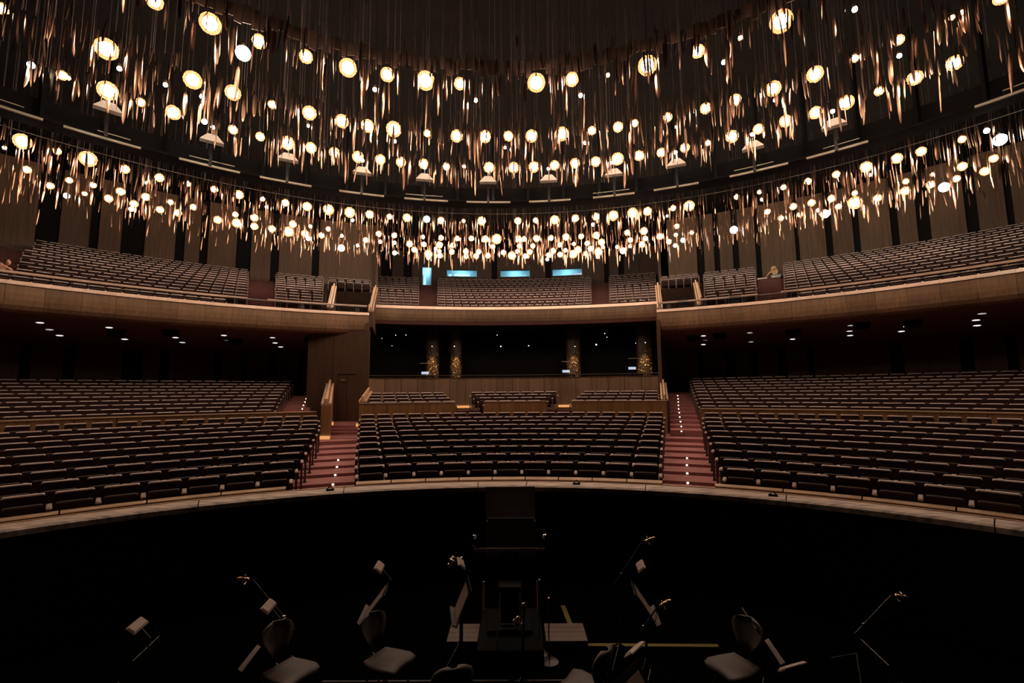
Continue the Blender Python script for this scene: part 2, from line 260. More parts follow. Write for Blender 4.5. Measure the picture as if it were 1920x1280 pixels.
    'CW_PANELS': [[-18.11,-16.21],[-14.97,-13.59],[-12.63,-11.32],[-10.29,-8.36],[-4.67,-2.81],[-2.14,-1.74],[1.93,3.93],[4.59,4.72],[8.41,9.64],[9.64,11.12],[11.7,12.84],[13.48,15.35],[15.35,17.79]],
    'CW_GAPS': [[-16.34,-14.85],[-13.71,-12.51],[-2.94,-2.01],[3.8,4.79],[11.0,11.83],[12.72,13.6]],
    'BOXW': [-18.37,-7.17,-3.83,3.8,6.81,17.75],
    'STRIPS': [[-7.17,-5.38],[5.09,6.75]],
    'COLUMNS': [[-10.77,-9.25],[-7.9,-6.49],[6.28,8.01],[14.59,16.34]],
    'PINS': [[-8.42,30.5,5.97,0.016],[-7.45,29.42,5.36,0.015],[-7.57,30.73,6.2,0.024],[-6.93,30.89,6.22,0.024],[-5.46,31.2,6.21,0.024],[-5.01,29.96,5.36,0.023],[-3.91,31.44,6.22,0.024],[-3.6,30.17,5.37,0.031],[-0.88,31.69,6.26,0.024],[-0.59,30.39,5.36,0.039],[1.22,30.37,5.38,0.031],[4.2,30.09,5.29,0.031],[5.54,29.86,5.36,0.046],[6.33,31.02,6.22,0.024],[6.46,31.0,5.97,0.024],[7.92,29.29,5.38,0.015],[8.75,30.4,5.98,0.023],[8.48,29.12,5.39,0.03]],
    'CONSOLES': [[-4.81,27.0,3.55],[3.37,27.0,3.58],[7.21,27.0,3.73]],
    'LIGHTS_L': [-21.36,-21.09,-20.92,-20.71,-20.55,-20.44],
    'LIGHTS_R': [19.54,19.57,19.63,19.63,19.63,19.68],
    'LIGHTS_UL': [-24.52,-24.35,-24.25,-24.1,-24.0],
    'LIGHTS_UR': [19.22,19.23,19.17,19.11,19.08,19.03,19.02,19.02,19.02,19.0],
    'LIPS': [[-51.37,-47.0],[-45.67,-40.11],[-37.0,-31.54],[-29.63,-24.3],[-21.26,-16.09],[-13.67,-8.29],[-5.95,-0.4],[1.97,7.23],[10.02,15.07],[17.33,22.41],[25.73,31.56],[33.24,38.53],[46.19,51.23]],
    'RAILS': [[-51.4,-48.19],[-43.36,-40.92],[-36.15,-32.06],[-13.54,-8.96],[10.02,14.44],[26.19,30.15],[34.74,37.86],[47.95,51.27]],
}
BR = DATA['BR']; ZT = DATA['ZT']
def row(k):                          # centre line and radius of the stalls rows 1..20
    t = (k - 1) / 19.0; c = .42 + 1.28 * t
    return c, 10.26 + .921 * (k - 1) - c
EDGE = 52.5                          # bearing of the side limits, just outside the picture

# ------------------------------------------------------------------ shell
# ceiling
m_ = MB(); m_.arc([(0.4, 16.0), (46.0, 16.0), (46.0, 16.3), (0.4, 16.3)], 1.5, -75, 75, 40)
structure(m_.build('ceiling', M['ceiling']))
# stalls floor: one terrace ring per row
floor = holder('floor')
m_ = MB(); c1, R1 = row(1)
m_.arc([(9.72, -.3), (R1 + .46, -.3), (R1 + .46, 0), (9.72, 0)], c1, -60, 60, 40)
m_.build('terrace', M['carpet'], floor)
for k in range(2, 11):
    c, R = row(k); z = ZT[k - 1] - .9
    m_ = MB(); m_.arc([(R - .46, -.3), (R + .6, -.3), (R + .6, z), (R - .46, z)], c, -60, 60, 40)
    m_.build('terrace', M['carpet'], floor)
# cross aisle behind row ten, then the upper terraces either side of the boxes
c, R = row(10)
m_ = MB(); m_.arc([(R + .4, -.3), (R + 2.2, -.3), (R + 2.2, .70), (R + .4, .70)], c, -60, 60, 40)
m_.build('terrace', M['carpet'], floor)
AZ_DOOR = BR['doorL']
for k in range(11, 22):
    c, R = row(min(k, 21)); z = ZT[k - 1] - .9 if k < 21 else ZT[19] - .78
    R2 = R + .6 if k < 21 else 29.2
    m_ = MB(); m_.arc([(R - .46, -.3), (R2, -.3), (R2, z), (R - .46, z)], c, -62, on_sight(-23.55, c, R), 24)
    m_.build('terrace', M['carpet'], floor)
    m_ = MB(); m_.arc([(R - .46, -.3), (R2, -.3), (R2, z), (R - .46, z)], c, on_sight(18.05, c, R), 62, 24)
    m_.build('terrace', M['carpet'], floor)
# pit: black floor and rim wall
m_ = MB(); m_.box(-16, 16, 2.0, 12, -1.3, -1.0); structure(m_.build('floor_pit', M['pitfloor']))
RIMC = .04
m_ = MB(); m_.arc([(9.26, -1.0), (9.6, -1.0), (9.6, .52), (9.26, .52)], RIMC, -75, 75, 60)
structure(m_.build('wall_pit', M['black']))
rim = holder('trim_pit_rim', 'worn stone capping round the edge of the orchestra pit')
cuts = [-75, -60, -46, -32, -18, -2.6, 3.2, 17, 31, 46, 60, 75]
for a0, a1 in zip(cuts, cuts[1:]):
    m_ = MB(); m_.arc([(9.22, .50), (9.70, .50), (9.70, .575), (9.66, .60), (9.27, .60), (9.22, .575)], RIMC, a0 + .05, a1 - .05, 8)
    m_.build('rim_piece', M['rim'], rim)
# thin bright nosing on the outer edge of the rim
m_ = MB(); m_.arc([(9.70, .50), (9.735, .50), (9.735, .607), (9.70, .607)], RIMC, -75, 75, 60)
m_.build('nosing', M['slat'], rim)
# front parapet ledge of the three stalls blocks
par = holder('trim_stalls_parapet', 'low wooden parapet ledge in front of the first stalls row')
def ledge_run(a0, a1, n, dr=0.0):
    for i in range(n):
        p, q = a0 + (a1 - a0) * i / n + .06, a0 + (a1 - a0) * (i + 1) / n - .06
        m_ = MB(); m_.arc([(9.615 + dr, .612), (9.87 + dr * .3, .622), (9.87 + dr * .3, .640), (9.62 + dr, .634), (9.61 + dr, .624)], .15, p, q, 4)
        m_.build('ledge_piece', M['slat'], par)
        m_ = MB(); m_.arc([(9.74, .0), (9.84, .0), (9.84, .62), (9.74, .617)], .15, p, q, 4); m_.build('front_board', M['gap'], par)  # board colour darkened to paint the shadow below the ledge
ledge_run(on_sight(-18.5, .15, 9.9), on_sight(17.0, .15, 9.9), 9)
ledge_run(on_sight(-EDGE - 3, .15, 9.9), on_sight(-25.6, .15, 9.9), 5, .07)
ledge_run(on_sight(22.4, .15, 9.9), on_sight(EDGE + 3, .15, 9.9), 5, .07)
# divider wall between the lower and upper side blocks
def divider(name, a0, a1, n):
    h = holder(name)
    for i in range(n):
        p, q = a0 + (a1 - a0) * i / n + .03, a0 + (a1 - a0) * (i + 1) / n - .03
        m_ = MB(); c = 1.05; R = 18.12
        m_.arc([(R, .5), (R + .14, .5), (R + .14, 1.70), (R, 1.70)], c, p, q, 3); m_.build('panel', M['wood_box'], h)
    m_ = MB(); m_.arc([(R - .03, 1.70), (R + .18, 1.70), (R + .18, 1.735), (R - .03, 1.735)], c, a0, a1, 20); m_.build('cap', M['slat'], h)
divider('wall_divider_left', -60, on_sight(-22.9, 1.05, 18.1), 12)
divider('wall_divider_right', on_sight(21.3, 1.05, 18.1), 60, 12)

# rear wall of the stalls under the balcony: veneer panels between dark recesses
def panelled(name, c, R, z0, z1, edges, gaps, m_panel, depth=.12, maxw=4.5):
    """edges = (first, last) bearing; gaps = list of bearing pairs that stay open and show the dark backing"""
    h = holder(name)
    a0, a1 = [on_sight(b, c, R) for b in edges]
    m_ = MB(); m_.arc([(R + depth, z0), (R + depth + .1, z0), (R + depth + .1, z1), (R + depth, z1)], c, a0, a1, 30); m_.build('backing', M['gap'], h)
    x = edges[0]
    for g0, g1 in list(gaps) + [(edges[1], edges[1])]:
        if g0 > x + .05:
            n = max(1, int((g0 - x) / maxw))
            for i in range(n):
                p, q = on_sight(x + (g0 - x) * i / n + .02, c, R), on_sight(x + (g0 - x) * (i + 1) / n - .02, c, R)
                m_ = MB(); m_.arc([(R, z0), (R + depth, z0), (R + depth, z1), (R, z1)], c, p, q, 3); m_.build('panel', m_panel, h)
        x = max(x, g1)
    return h
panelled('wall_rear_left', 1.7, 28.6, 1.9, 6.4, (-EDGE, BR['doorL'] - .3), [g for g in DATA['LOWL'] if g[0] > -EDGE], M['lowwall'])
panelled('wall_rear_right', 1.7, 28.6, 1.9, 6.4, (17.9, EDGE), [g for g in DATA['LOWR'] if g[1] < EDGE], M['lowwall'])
# upper walls behind the balcony
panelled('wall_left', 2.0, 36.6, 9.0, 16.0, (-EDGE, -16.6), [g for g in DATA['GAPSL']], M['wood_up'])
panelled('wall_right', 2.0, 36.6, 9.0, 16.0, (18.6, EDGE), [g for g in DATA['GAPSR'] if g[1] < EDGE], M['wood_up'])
CW = dict(c=1.5, R=43.6)

# centre wall high up behind the balcony, with a doorway and three booth windows
wc = holder('wall_back', 'veneer wall behind the centre balcony with lit booth windows')
def cpanel(p0, p1, z0, z1, mt=None, name='panel'):
    a0, a1 = on_sight(p0 + .015, CW['c'], CW['R']), on_sight(p1 - .015, CW['c'], CW['R'])
    m_ = MB(); m_.arc([(CW['R'], z0), (CW['R'] + .2, z0), (CW['R'] + .2, z1), (CW['R'], z1)], CW['c'], a0, a1, 2)
    return m_.build(name, mt or M['wood_back'], wc)
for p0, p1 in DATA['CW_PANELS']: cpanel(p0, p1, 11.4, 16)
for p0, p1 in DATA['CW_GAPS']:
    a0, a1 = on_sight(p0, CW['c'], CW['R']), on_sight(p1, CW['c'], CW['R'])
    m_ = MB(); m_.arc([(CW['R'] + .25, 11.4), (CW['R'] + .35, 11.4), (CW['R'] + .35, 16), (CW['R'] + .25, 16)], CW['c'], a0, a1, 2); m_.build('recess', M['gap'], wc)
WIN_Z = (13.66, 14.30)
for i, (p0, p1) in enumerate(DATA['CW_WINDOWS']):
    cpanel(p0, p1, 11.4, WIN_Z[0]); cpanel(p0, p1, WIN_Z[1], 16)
    a0, a1 = on_sight(p0, CW['c'], CW['R']), on_sight(p1, CW['c'], CW['R'])
    wn = holder('window_%d' % (i + 1), ['left', 'middle', 'right'][i] + ' booth window glowing pale blue above the centre balcony')
    R, c = CW['R'], CW['c']
    m_ = MB()
    for z0, z1 in ((WIN_Z[0] - .04, WIN_Z[0]), (WIN_Z[1], WIN_Z[1] + .04)):
        m_.arc([(R - .03, z0), (R + .2, z0), (R + .2, z1), (R - .03, z1)], c, a0, a1, 3)
    m_.build('window_frame', M['blackmetal'], wn)
    m_ = MB(); m_.arc([(R + 1.9, 13.2), (R + 2.0, 13.2), (R + 2.0, 14.9), (R + 1.9, 14.9)], c, a0, a1, 3)
    m_.arc([(R + .3, 14.75), (R + 2.0, 14.75), (R + 2.0, 14.9), (R + .3, 14.9)], c, a0, a1, 3)
    m_.build('booth_interior', M['bluewall'], wn)
    for (u, wd, z0, z1, mt) in [[(.05, .1, 13.7, 14.25, 'coolwall'), (.25, .5, 14.16, 14.20, 'booth'), (.86, .13, 13.66, 13.72, 'booth')],
                                [(.40, .2, 13.70, 13.92, 'booth'), (.03, .03, 13.78, 13.88, 'pin'), (.3, .6, 14.15, 14.18, 'coolwall'), (.95, .04, 13.8, 13.95, 'booth')],
                                [(.0, .18, 13.72, 13.92, 'booth'), (.36, .15, 13.72, 13.78, 'booth'), (.72, .27, 13.75, 14.22, 'screen'), (.35, .3, 14.14, 14.17, 'coolwall')]][i]:
        m_ = MB(); q0, q1 = a0 + (a1 - a0) * u, a0 + (a1 - a0) * (u + wd)
        m_.arc([(R + 1.5, z0), (R + 1.56, z0), (R + 1.56, z1), (R + 1.5, z1)], c, q0, q1, 1); m_.build('booth_light', M[mt], wn)
p0, p1 = DATA['CW_DOOR']
cpanel(p0, p1, 14.5, 16)
dr = holder('door_1', 'open doorway at the top of the centre balcony stairs, lit pale blue')
a0, a1 = on_sight(p0, CW['c'], CW['R']), on_sight(p1, CW['c'], CW['R'])
m_ = MB(); m_.arc([(CW['R'] + 1.6, 12.2), (CW['R'] + 1.7, 12.2), (CW['R'] + 1.7, 14.9), (CW['R'] + 1.6, 14.9)], CW['c'], a0 - .3, a1 + .3, 2)
m_.build('lobby_wall', M['bluewall'], dr)
m_ = MB(); m_.arc([(CW['R'] + 1.4, 12.6), (CW['R'] + 1.45, 12.6), (CW['R'] + 1.45, 14.2), (CW['R'] + 1.4, 14.2)], CW['c'], a0 + (a1 - a0) * .08, a0 + (a1 - a0) * .38, 1)
m_.build('lit_panel', M['coolwall'], dr)
m_ = MB(); m_.arc([(CW['R'] + .4, 12.6), (CW['R'] + 1.3, 12.6), (CW['R'] + 1.3, 14.3), (CW['R'] + .4, 14.3)], CW['c'], a1 - .12, a1 - .06, 1)
m_.build('door_leaf', M['bluewall'], dr)
pl = bpy.data.lights.new('booth_lamp', 'POINT'); pl.energy = 70; pl.color = (.6, .9, 1); pl.shadow_soft_size = .2
for b in (DATA['CW_DOOR'],) + tuple(DATA['CW_WINDOWS']):
    o = put('booth_lamp', pl, None, polar(CW['c'], CW['R'] + .9, on_sight((b[0] + b[1]) / 2, CW['c'], CW['R']), 14.6))

# wall pieces joining the wing walls to the deeper centre wall
for nm, b in (('wall_return_left', -16.75), ('wall_return_right', 17.6)):
    d = Vector((math.sin(rad(b)), math.cos(rad(b)), 0)); s = Vector((STATION[0], 0, 0)); n = Vector((d.y, -d.x, 0)) * .1
    m_ = MB(); P, Q = s + d * 38.0, s + d * 46
    m_.loft([[tuple(p + Vector((0, 0, z)) + e) for p, e in ((P, n), (Q, n), (Q, -n), (P, -n))] for z in (9.0, 16)]); structure(m_.build(nm, M['wood_dark']))

# ------------------------------------------------------------------ balcony
LC, LR = 2.71, 21.79
def fascia(h, c, R, zt, zb, a0, a1, n, lip=.18, wd=None):
    wd = wd or M['wood']
    for i in range(n):
        p, q = a0 + (a1 - a0) * i / n + .009, a0 + (a1 - a0) * (i + 1) / n - .009
        m_ = MB(); m_.arc([(R, zt), (R + .01, zb + .62), (R + .045, zb + .42), (R + .12, zb + .22), (R + .25, zb + .08), (R + .48, zb), (R + .62, zb + .05), (R + .4, zb + .3), (R + .2, zb + .5), (R + .15, zt)], c, p, q, 3)
        m_.build('panel', wd, h)
        m_ = MB(); m_.arc([(R - .045, zt + .015), (R + .35, zt + .015), (R + .35, zt + lip), (R + .12, zt + lip), (R - .035, zt + .04)], c, p, q, 3)
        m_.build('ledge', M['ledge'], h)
def wing(name, bearing, side):
    h = holder(name, 'curved wood-faced balcony wing on the %s of the hall' % ('left' if side < 0 else 'right'))
    inner = on_sight(bearing, LC, LR); outer = side * 66
    fascia(h, LC, LR, 6.28, 5.37, min(inner, outer), max(inner, outer), 18)
    m_ = MB(); m_.arc([(22.4, 5.447), (28.75, 4.6), (28.75, 4.75), (22.4, 5.6)], 2.6, min(inner, outer), max(inner, outer), 30); m_.build('soffit', M['soffit'], h)
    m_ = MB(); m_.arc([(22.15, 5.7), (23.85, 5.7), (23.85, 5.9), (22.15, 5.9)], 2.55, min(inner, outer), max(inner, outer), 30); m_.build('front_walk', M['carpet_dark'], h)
    for j in range(12):
        R = 24.3 + .98 * j; z = 7.28 + .345 * j - .9
        lim = on_sight((BR['B_r'] + .25) if side < 0 else (BR['BR_l'] - .25), 2.0, R)
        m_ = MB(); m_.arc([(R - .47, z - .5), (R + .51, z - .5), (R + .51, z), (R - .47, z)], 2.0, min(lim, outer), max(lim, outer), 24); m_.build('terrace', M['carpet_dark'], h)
        if j >= 9:
            l2 = on_sight(-17.2 if side < 0 else 17.5, 2.0, R)
            m_ = MB(); m_.arc([(R - .47, z - .5), (R + .51, z - .5), (R + .51, z), (R - .47, z)], 2.0, min(lim, l2), max(lim, l2), 6); m_.build('terrace', M['carpet_dark'], h)
    # wall at the back of the gap between wing and centre
    l1 = on_sight((BR['B_r'] + .1) if side < 0 else (BR['BR_l'] - .1), 2.0, 32.6); l2 = on_sight(-17.2 if side < 0 else 17.5, 2.0, 32.6)
    m_ = MB(); m_.arc([(32.55, 5.9), (32.7, 5.9), (32.7, 9.55), (32.55, 9.55)], 2.0, min(l1, l2), max(l1, l2), 4); m_.build('gap_wall', M['gapwood'], h)
    m_ = MB(); m_.arc([(23.8, 5.7), (32.6, 5.7), (32.6, 5.9), (23.8, 5.9)], 2.0, min(l1, l2), max(l1, l2), 4); m_.build('gap_floor', M['gapwood'], h)
    # side wall of the raked seating facing the gap
    b = (BR['B_r'] + .2) if side < 0 else (BR['BR_l'] - .2)
    d = Vector((math.sin(rad(b)), math.cos(rad(b)), 0)); s = Vector((STATION[0], 0, 0)); n = Vector((d.y, -d.x, 0)) * .06
    P, Q = s + d * 25.2, s + d * 35.5
    m_ = MB(); m_.loft([[tuple(p + Vector((0, 0, z)) + e) for p, z in ((P, 5.9), (Q, 5.9), (Q, 10.2), (P, 6.7))] for e in (n, -n)]); m_.build('side_wall', M['gapwood'], h)
    # end wall that carries the tip of the wing
    b = bearing - .12 * (1 if side < 0 else -1)
    d = Vector((math.sin(rad(b)), math.cos(rad(b)), 0)); n = Vector((d.y, -d.x, 0)) * (.09 if side < 0 else .09)
    P, Q = s + d * (24.45 if side < 0 else 24.2), s + d * 31
    m_ = MB(); m_.loft([[tuple(p + e + Vector((0, 0, z))) for p, e in ((P, n), (Q, n), (Q, -n), (P, -n))] for z in (.7, 5.9)]); m_.build('end_wall', M['wood_dark'], h)
    return h
wing('balcony_wing', BR['wingL'], -1)
wing('balcony_wing.001', BR['wingR'], 1)
cb = holder('balcony_centre', 'curved wood-faced balcony front in the middle of the hall')
CC, CR = 1.48, 27.69
ca0, ca1 = on_sight(BR['cenL'] - .25, CC, CR), on_sight(BR['cenR'] + .25, CC, CR)
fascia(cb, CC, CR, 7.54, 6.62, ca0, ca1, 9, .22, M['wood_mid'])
m_ = MB(); m_.arc([(27.95, 6.73), (34, 6.9), (34, 7.05), (27.95, 6.9)], CC, ca0, ca1, 14); m_.build('soffit', M['soffit'], cb)
for j in range(14):
    R = 29.2 + .98 * j; z = 7.95 + .389 * j - .9
    m_ = MB(); m_.arc([(R - .47 - (.9 if j == 0 else 0), z - .45), (R + .51, z - .45), (R + .51, z), (R - .47 - (.9 if j == 0 else 0), z)], 1.5, on_sight(BR['C1_l'] - .3, 1.5, R), on_sight(BR['C3_r'] + .3, 1.5, R), 16)
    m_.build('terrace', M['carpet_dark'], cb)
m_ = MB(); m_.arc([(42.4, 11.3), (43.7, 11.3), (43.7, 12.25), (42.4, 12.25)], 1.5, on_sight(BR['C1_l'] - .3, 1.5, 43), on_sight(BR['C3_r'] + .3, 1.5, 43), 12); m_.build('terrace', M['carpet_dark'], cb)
# carpeted aisle stairs up the balcony
def stair(name, label, b0, b1, c, R0, dR, z0, dz, n):
    h = tag(put(name, None), label, 'stairs')
    for i in range(n * 2):
        R = R0 - dR * .5 + dR * i / 2; z = z0 + dz * i / 2
        q0, q1 = on_sight(b0, c, R), on_sight(b1, c, R)
        m_ = MB(); m_.arc([(R, z - dz * .6), (R + dR * .52, z - dz * .6), (R + dR * .52, z + .02), (R - .09, z + .02), (R - .09, z - .02), (R, z - .02)], c, q0, q1, 2)
        m_.build('step', M['stair'], h)
    return h
stair('aisle_stairs', 'rose carpeted steps between the two seat blocks of the left balcony wing', BR['A_right'] + .1, BR['stair'] - .1, 2.0, 24.3, .98, 6.40, .345, 12)
stair('aisle_stairs', 'rose carpeted steps up the right balcony wing below the seated person', BR['BR_r'] + .1, BR['stR'] - .1, 2.0, 24.3, .98, 6.40, .345, 10)
stair('aisle_stairs', 'rose carpeted steps up to the pale blue doorway, left of the centre balcony', BR['C1_r'] + .05, BR['C2_l'] - .05, 1.5, 29.2, .98, 7.07, .389, 14)
stair('aisle_stairs', 'rose carpeted steps right of the big centre balcony seat block', BR['C2_r'] + .05, BR['C3_l'] - .05, 1.5, 29.2, .98, 7.07, .389, 14)
stair('aisle_stairs', 'rose carpeted steps at the far left edge, beside the left balcony wing seats', -52, BR['A_left0'] - .2, 2.0, 24.3, .98, 6.40, .345, 12)

def slat_parapet(name, label, P, Q, zfloor, w=.42, n=3, body='wood_dark'):
    """sloping stair parapet with three pale slats along its top; P and Q are the ends of the top edge"""
    P, Q = Vector(P), Vector(Q); d = (Q - P); dh = Vector((d.x, d.y, 0)).normalized(); nn = Vector((dh.y, -dh.x, 0))
    t = thing(name, label, 'parapet', (P.x, P.y, zfloor))
    off = Vector((P.x, P.y, zfloor))
    def slab(o0, o1, zb0, zb1, mt, nm, absolute=False):
        m2 = MB(); secs = []
        for p in (P, Q):
            secs.append([tuple(p + nn * e + Vector((0, 0, z)) - off) for e, z in ((o0, zb1), (o1, zb1), (o1, zb0 if not absolute else zfloor - p.z), (o0, zb0 if not absolute else zfloor - p.z))])
        m2.loft(secs); return m2.build(nm, mt, t)
    slab(-w / 2 + .03, w / 2 - .03, 0, -.04, M[body], 'body', True)
    for i in range(n):
        o0 = -w / 2 + w * i / n; slab(o0 + .02, o0 + w / n - .02, -.03, .05 if i != n // 2 else .22, M['slat'], 'slat')
    return t
def sight_pt(b, D, z):
    d = Vector((math.sin(rad(b)), math.cos(rad(b)), 0)); return Vector((STATION[0], 0, 0)) + d * (D / d.y) + Vector((0, 0, z))
slat_parapet('slatted_parapet', 'pale slat-topped parapet beside the left rear stalls stairs, above the lit landing', sight_pt(-21.9, 17.6, 1.98), sight_pt(-21.55, 23.0, 2.85), .7, .40, 3, 'wood_box')
slat_parapet('slatted_parapet', 'pale slat-topped parapet at the left end of the centre boxes', sight_pt(-18.0, 19.0, 2.05), sight_pt(-17.3, 22.3, 2.45), .7, .34)
slat_parapet('slatted_parapet', 'pale slat-topped parapet at the right end of the centre boxes', sight_pt(17.55, 19.4, 2.02), sight_pt(17.45, 23.2, 2.75), .7, .34)
slat_parapet('slatted_parapet', 'pale slat-topped parapet on the left side of the left balcony gap', (-9.42, 24.3, 6.9), (-11.55, 30.2, 9.4), 5.9, .34)
slat_parapet('slatted_parapet', 'pale slat-topped parapet on the right side of the left balcony gap', (-7.35, 24.6, 6.75), (-8.75, 30.0, 9.2), 5.9, .30)
slat_parapet('slatted_parapet', 'pale slat-topped parapet on the left side of the right balcony gap', sight_pt(17.45, 24.6, 6.75), sight_pt(17.3, 30.0, 9.2), 5.9, .34)
slat_parapet('slatted_parapet', 'pale slat-topped parapet on the right side of the right balcony gap', sight_pt(21.9, 24.3, 6.9), sight_pt(21.5, 30.2, 9.4), 5.9, .34)

# balcony rails
def rail_run(name, label, c, R, z, b0, b1, r=.03, mt='ledge', posts=6, ph=.6, flat=False):
    t = tag(put(name, None), label, 'handrail')
    a0, a1 = on_sight(b0, c, R), on_sight(b1, c, R); m_ = MB()
    hgt = .07 if flat else r
    m_.arc([(R - r, z - hgt), (R + r, z - hgt), (R + r, z + .02), (R - r, z + .02)], c, a0, a1, max(4, int(abs(a1 - a0) / 2)))
    m_.build('rail', M[mt], t)
    for i in range(posts):
        p = polar(c, R, a0 + (a1 - a0) * (i + .5) / posts)
        m_ = MB(); m_.tube([(p.x, p.y, z - ph), (p.x, p.y, z - .02)], .014, 5); m_.build('post', M['blackmetal'], t)
    return t
rail_run('balcony_rail', 'long pale wooden rail behind the front row of the left balcony wing', 2.2, 23.75, 7.05, -EDGE - 4, BR['A_right'], .06, 'ledge', 14, 1.1, True)
rail_run('balcony_rail', 'short pale wooden rail between stairs and gap on the left balcony wing', 2.2, 23.75, 7.05, BR['stair'] - .6, BR['wingL'] - .25, .06, 'ledge', 5, 1.1, True)
rail_run('balcony_rail', 'long pale wooden rail behind the front row of the right balcony wing', 2.2, 23.75, 7.05, BR['stR'] - .2, EDGE + 4, .06, 'ledge', 14, 1.1, True)
rail_run('balcony_rail', 'short pale wooden rail between gap and stairs on the right balcony wing', 2.2, 23.75, 7.05, BR['wingR'] + .3, BR['BR_r'], .06, 'ledge', 5, 1.1, True)
rail_run('balcony_rail', 'thin steel rail on the ledge at the inner end of the left wing', 2.71, 22.05, 6.78, BR['frontL_end'], BR['wingL'] - .3, .02, 'steel', 7, .33)
rail_run('balcony_rail', 'thin steel rail on the ledge at the inner end of the right wing', 2.71, 22.05, 6.78, BR['wingR'] + .3, BR['frontR_start'], .02, 'steel', 7, .33)
rail_run('balcony_rail', 'fine steel rail along the ledge of the left wing, before the front seats', 2.71, 22.0, 6.62, -EDGE - 4, BR['frontL_end'], .008, 'steel', 14, .17)
rail_run('balcony_rail', 'fine steel rail along the ledge of the right wing, before the front seats', 2.71, 22.0, 6.62, BR['frontR_start'], EDGE + 4, .008, 'steel', 14, .17)

# ------------------------------------------------------------------ boxes in the centre of the stalls
BOXC = 1.08
def curved_wall(name, c, R, z0, z1, b0, b1, n, mt, capm=None, th=.14, label=None):
    h = holder(name, label); a0, a1 = on_sight(b0, c, R), on_sight(b1, c, R)
    for i in range(n):
        m_ = MB(); m_.arc([(R, z0), (R + th, z0), (R + th, z1), (R, z1)], c, a0 + (a1 - a0) * i / n + .025, a0 + (a1 - a0) * (i + 1) / n - .025, 2); m_.build('panel', mt, h)
    if capm:
        m_ = MB(); m_.arc([(R - .02, z1), (R + th + .02, z1), (R + th + .02, z1 + .03), (R - .02, z1 + .03)], c, a0, a1, 8); m_.build('cap', capm, h)
    return h
BX = DATA['BOXW']
curved_wall('wall_box_front_left', BOXC, 18.5, .7, 1.97, BX[0], BX[1], 7, M['wood_box'], M['arm'])
curved_wall('wall_box_front_centre', BOXC, 18.5, .7, 1.99, BX[2], BX[3], 4, M['wood_box'], M['arm'])
curved_wall('wall_box_front_right', BOXC, 18.5, .7, 1.99, BX[4], BX[5], 7, M['wood_box'], M['arm'])
bw = curved_wall('wall_box_back', 1.7, 22.7, 1.2, 3.12, BX[0] + .9, BX[5] - .8, 18, M['wood_mid'], M['wood_dark'])
floor_box = holder('floor_boxes')
ZB = (2.03, 2.155, 2.285, 2.405)
for j in range(4):
    R = 19.0 + .92 * j; z = ZB[j] - .9; R2 = R + .6 if j < 3 else 22.75
    m_ = MB(); m_.arc([(R - .46, .4), (R2, .4), (R2, z), (R - .46, z)], 1.5, on_sight(BX[0] + .3, 1.5, R), on_sight(BX[5] - .2, 1.5, R), 12); m_.build('terrace', M['carpet_dark'], floor_box)
for side, (b0, b1) in (('left', (BX[1] + .1, BX[2] - .1)), ('right', (BX[3] + .1, BX[4] - .1))):
    h = tag(put('box_steps', None), 'low steps between the %s and centre boxes' % side, 'stairs')
    for i in range(3):
        R = 18.3 + .35 * i; z = .85 + .14 * i
        m_ = MB(); m_.arc([(R, .7), (R + .4, .7), (R + .4, z), (R, z)], BOXC, on_sight(b0, BOXC, R), on_sight(b1, BOXC, R), 2); m_.build('step', M['carpet'], h)
    o = MB(); R = 22.64; q0, q1 = on_sight(DATA['STRIPS'][0 if side == 'left' else 1][0], 1.7, R), on_sight(DATA['STRIPS'][0 if side == 'left' else 1][1], 1.7, R)
    o.arc([(R, 1.60), (R + .04, 1.60), (R + .04, 1.72), (R, 1.72)], 1.7, q0, q1, 2)
    tag(o.build('light_strip', M['strip']), 'orange light strip at the wall foot, %s of the centre box' % side, 'light')
rail_run('steel_rail', 'long thin steel rail on top of the wall behind the boxes', 1.7, 22.75, 3.27, BX[0] + .9, BX[5] - .5, .015, 'steel', 12, .13)
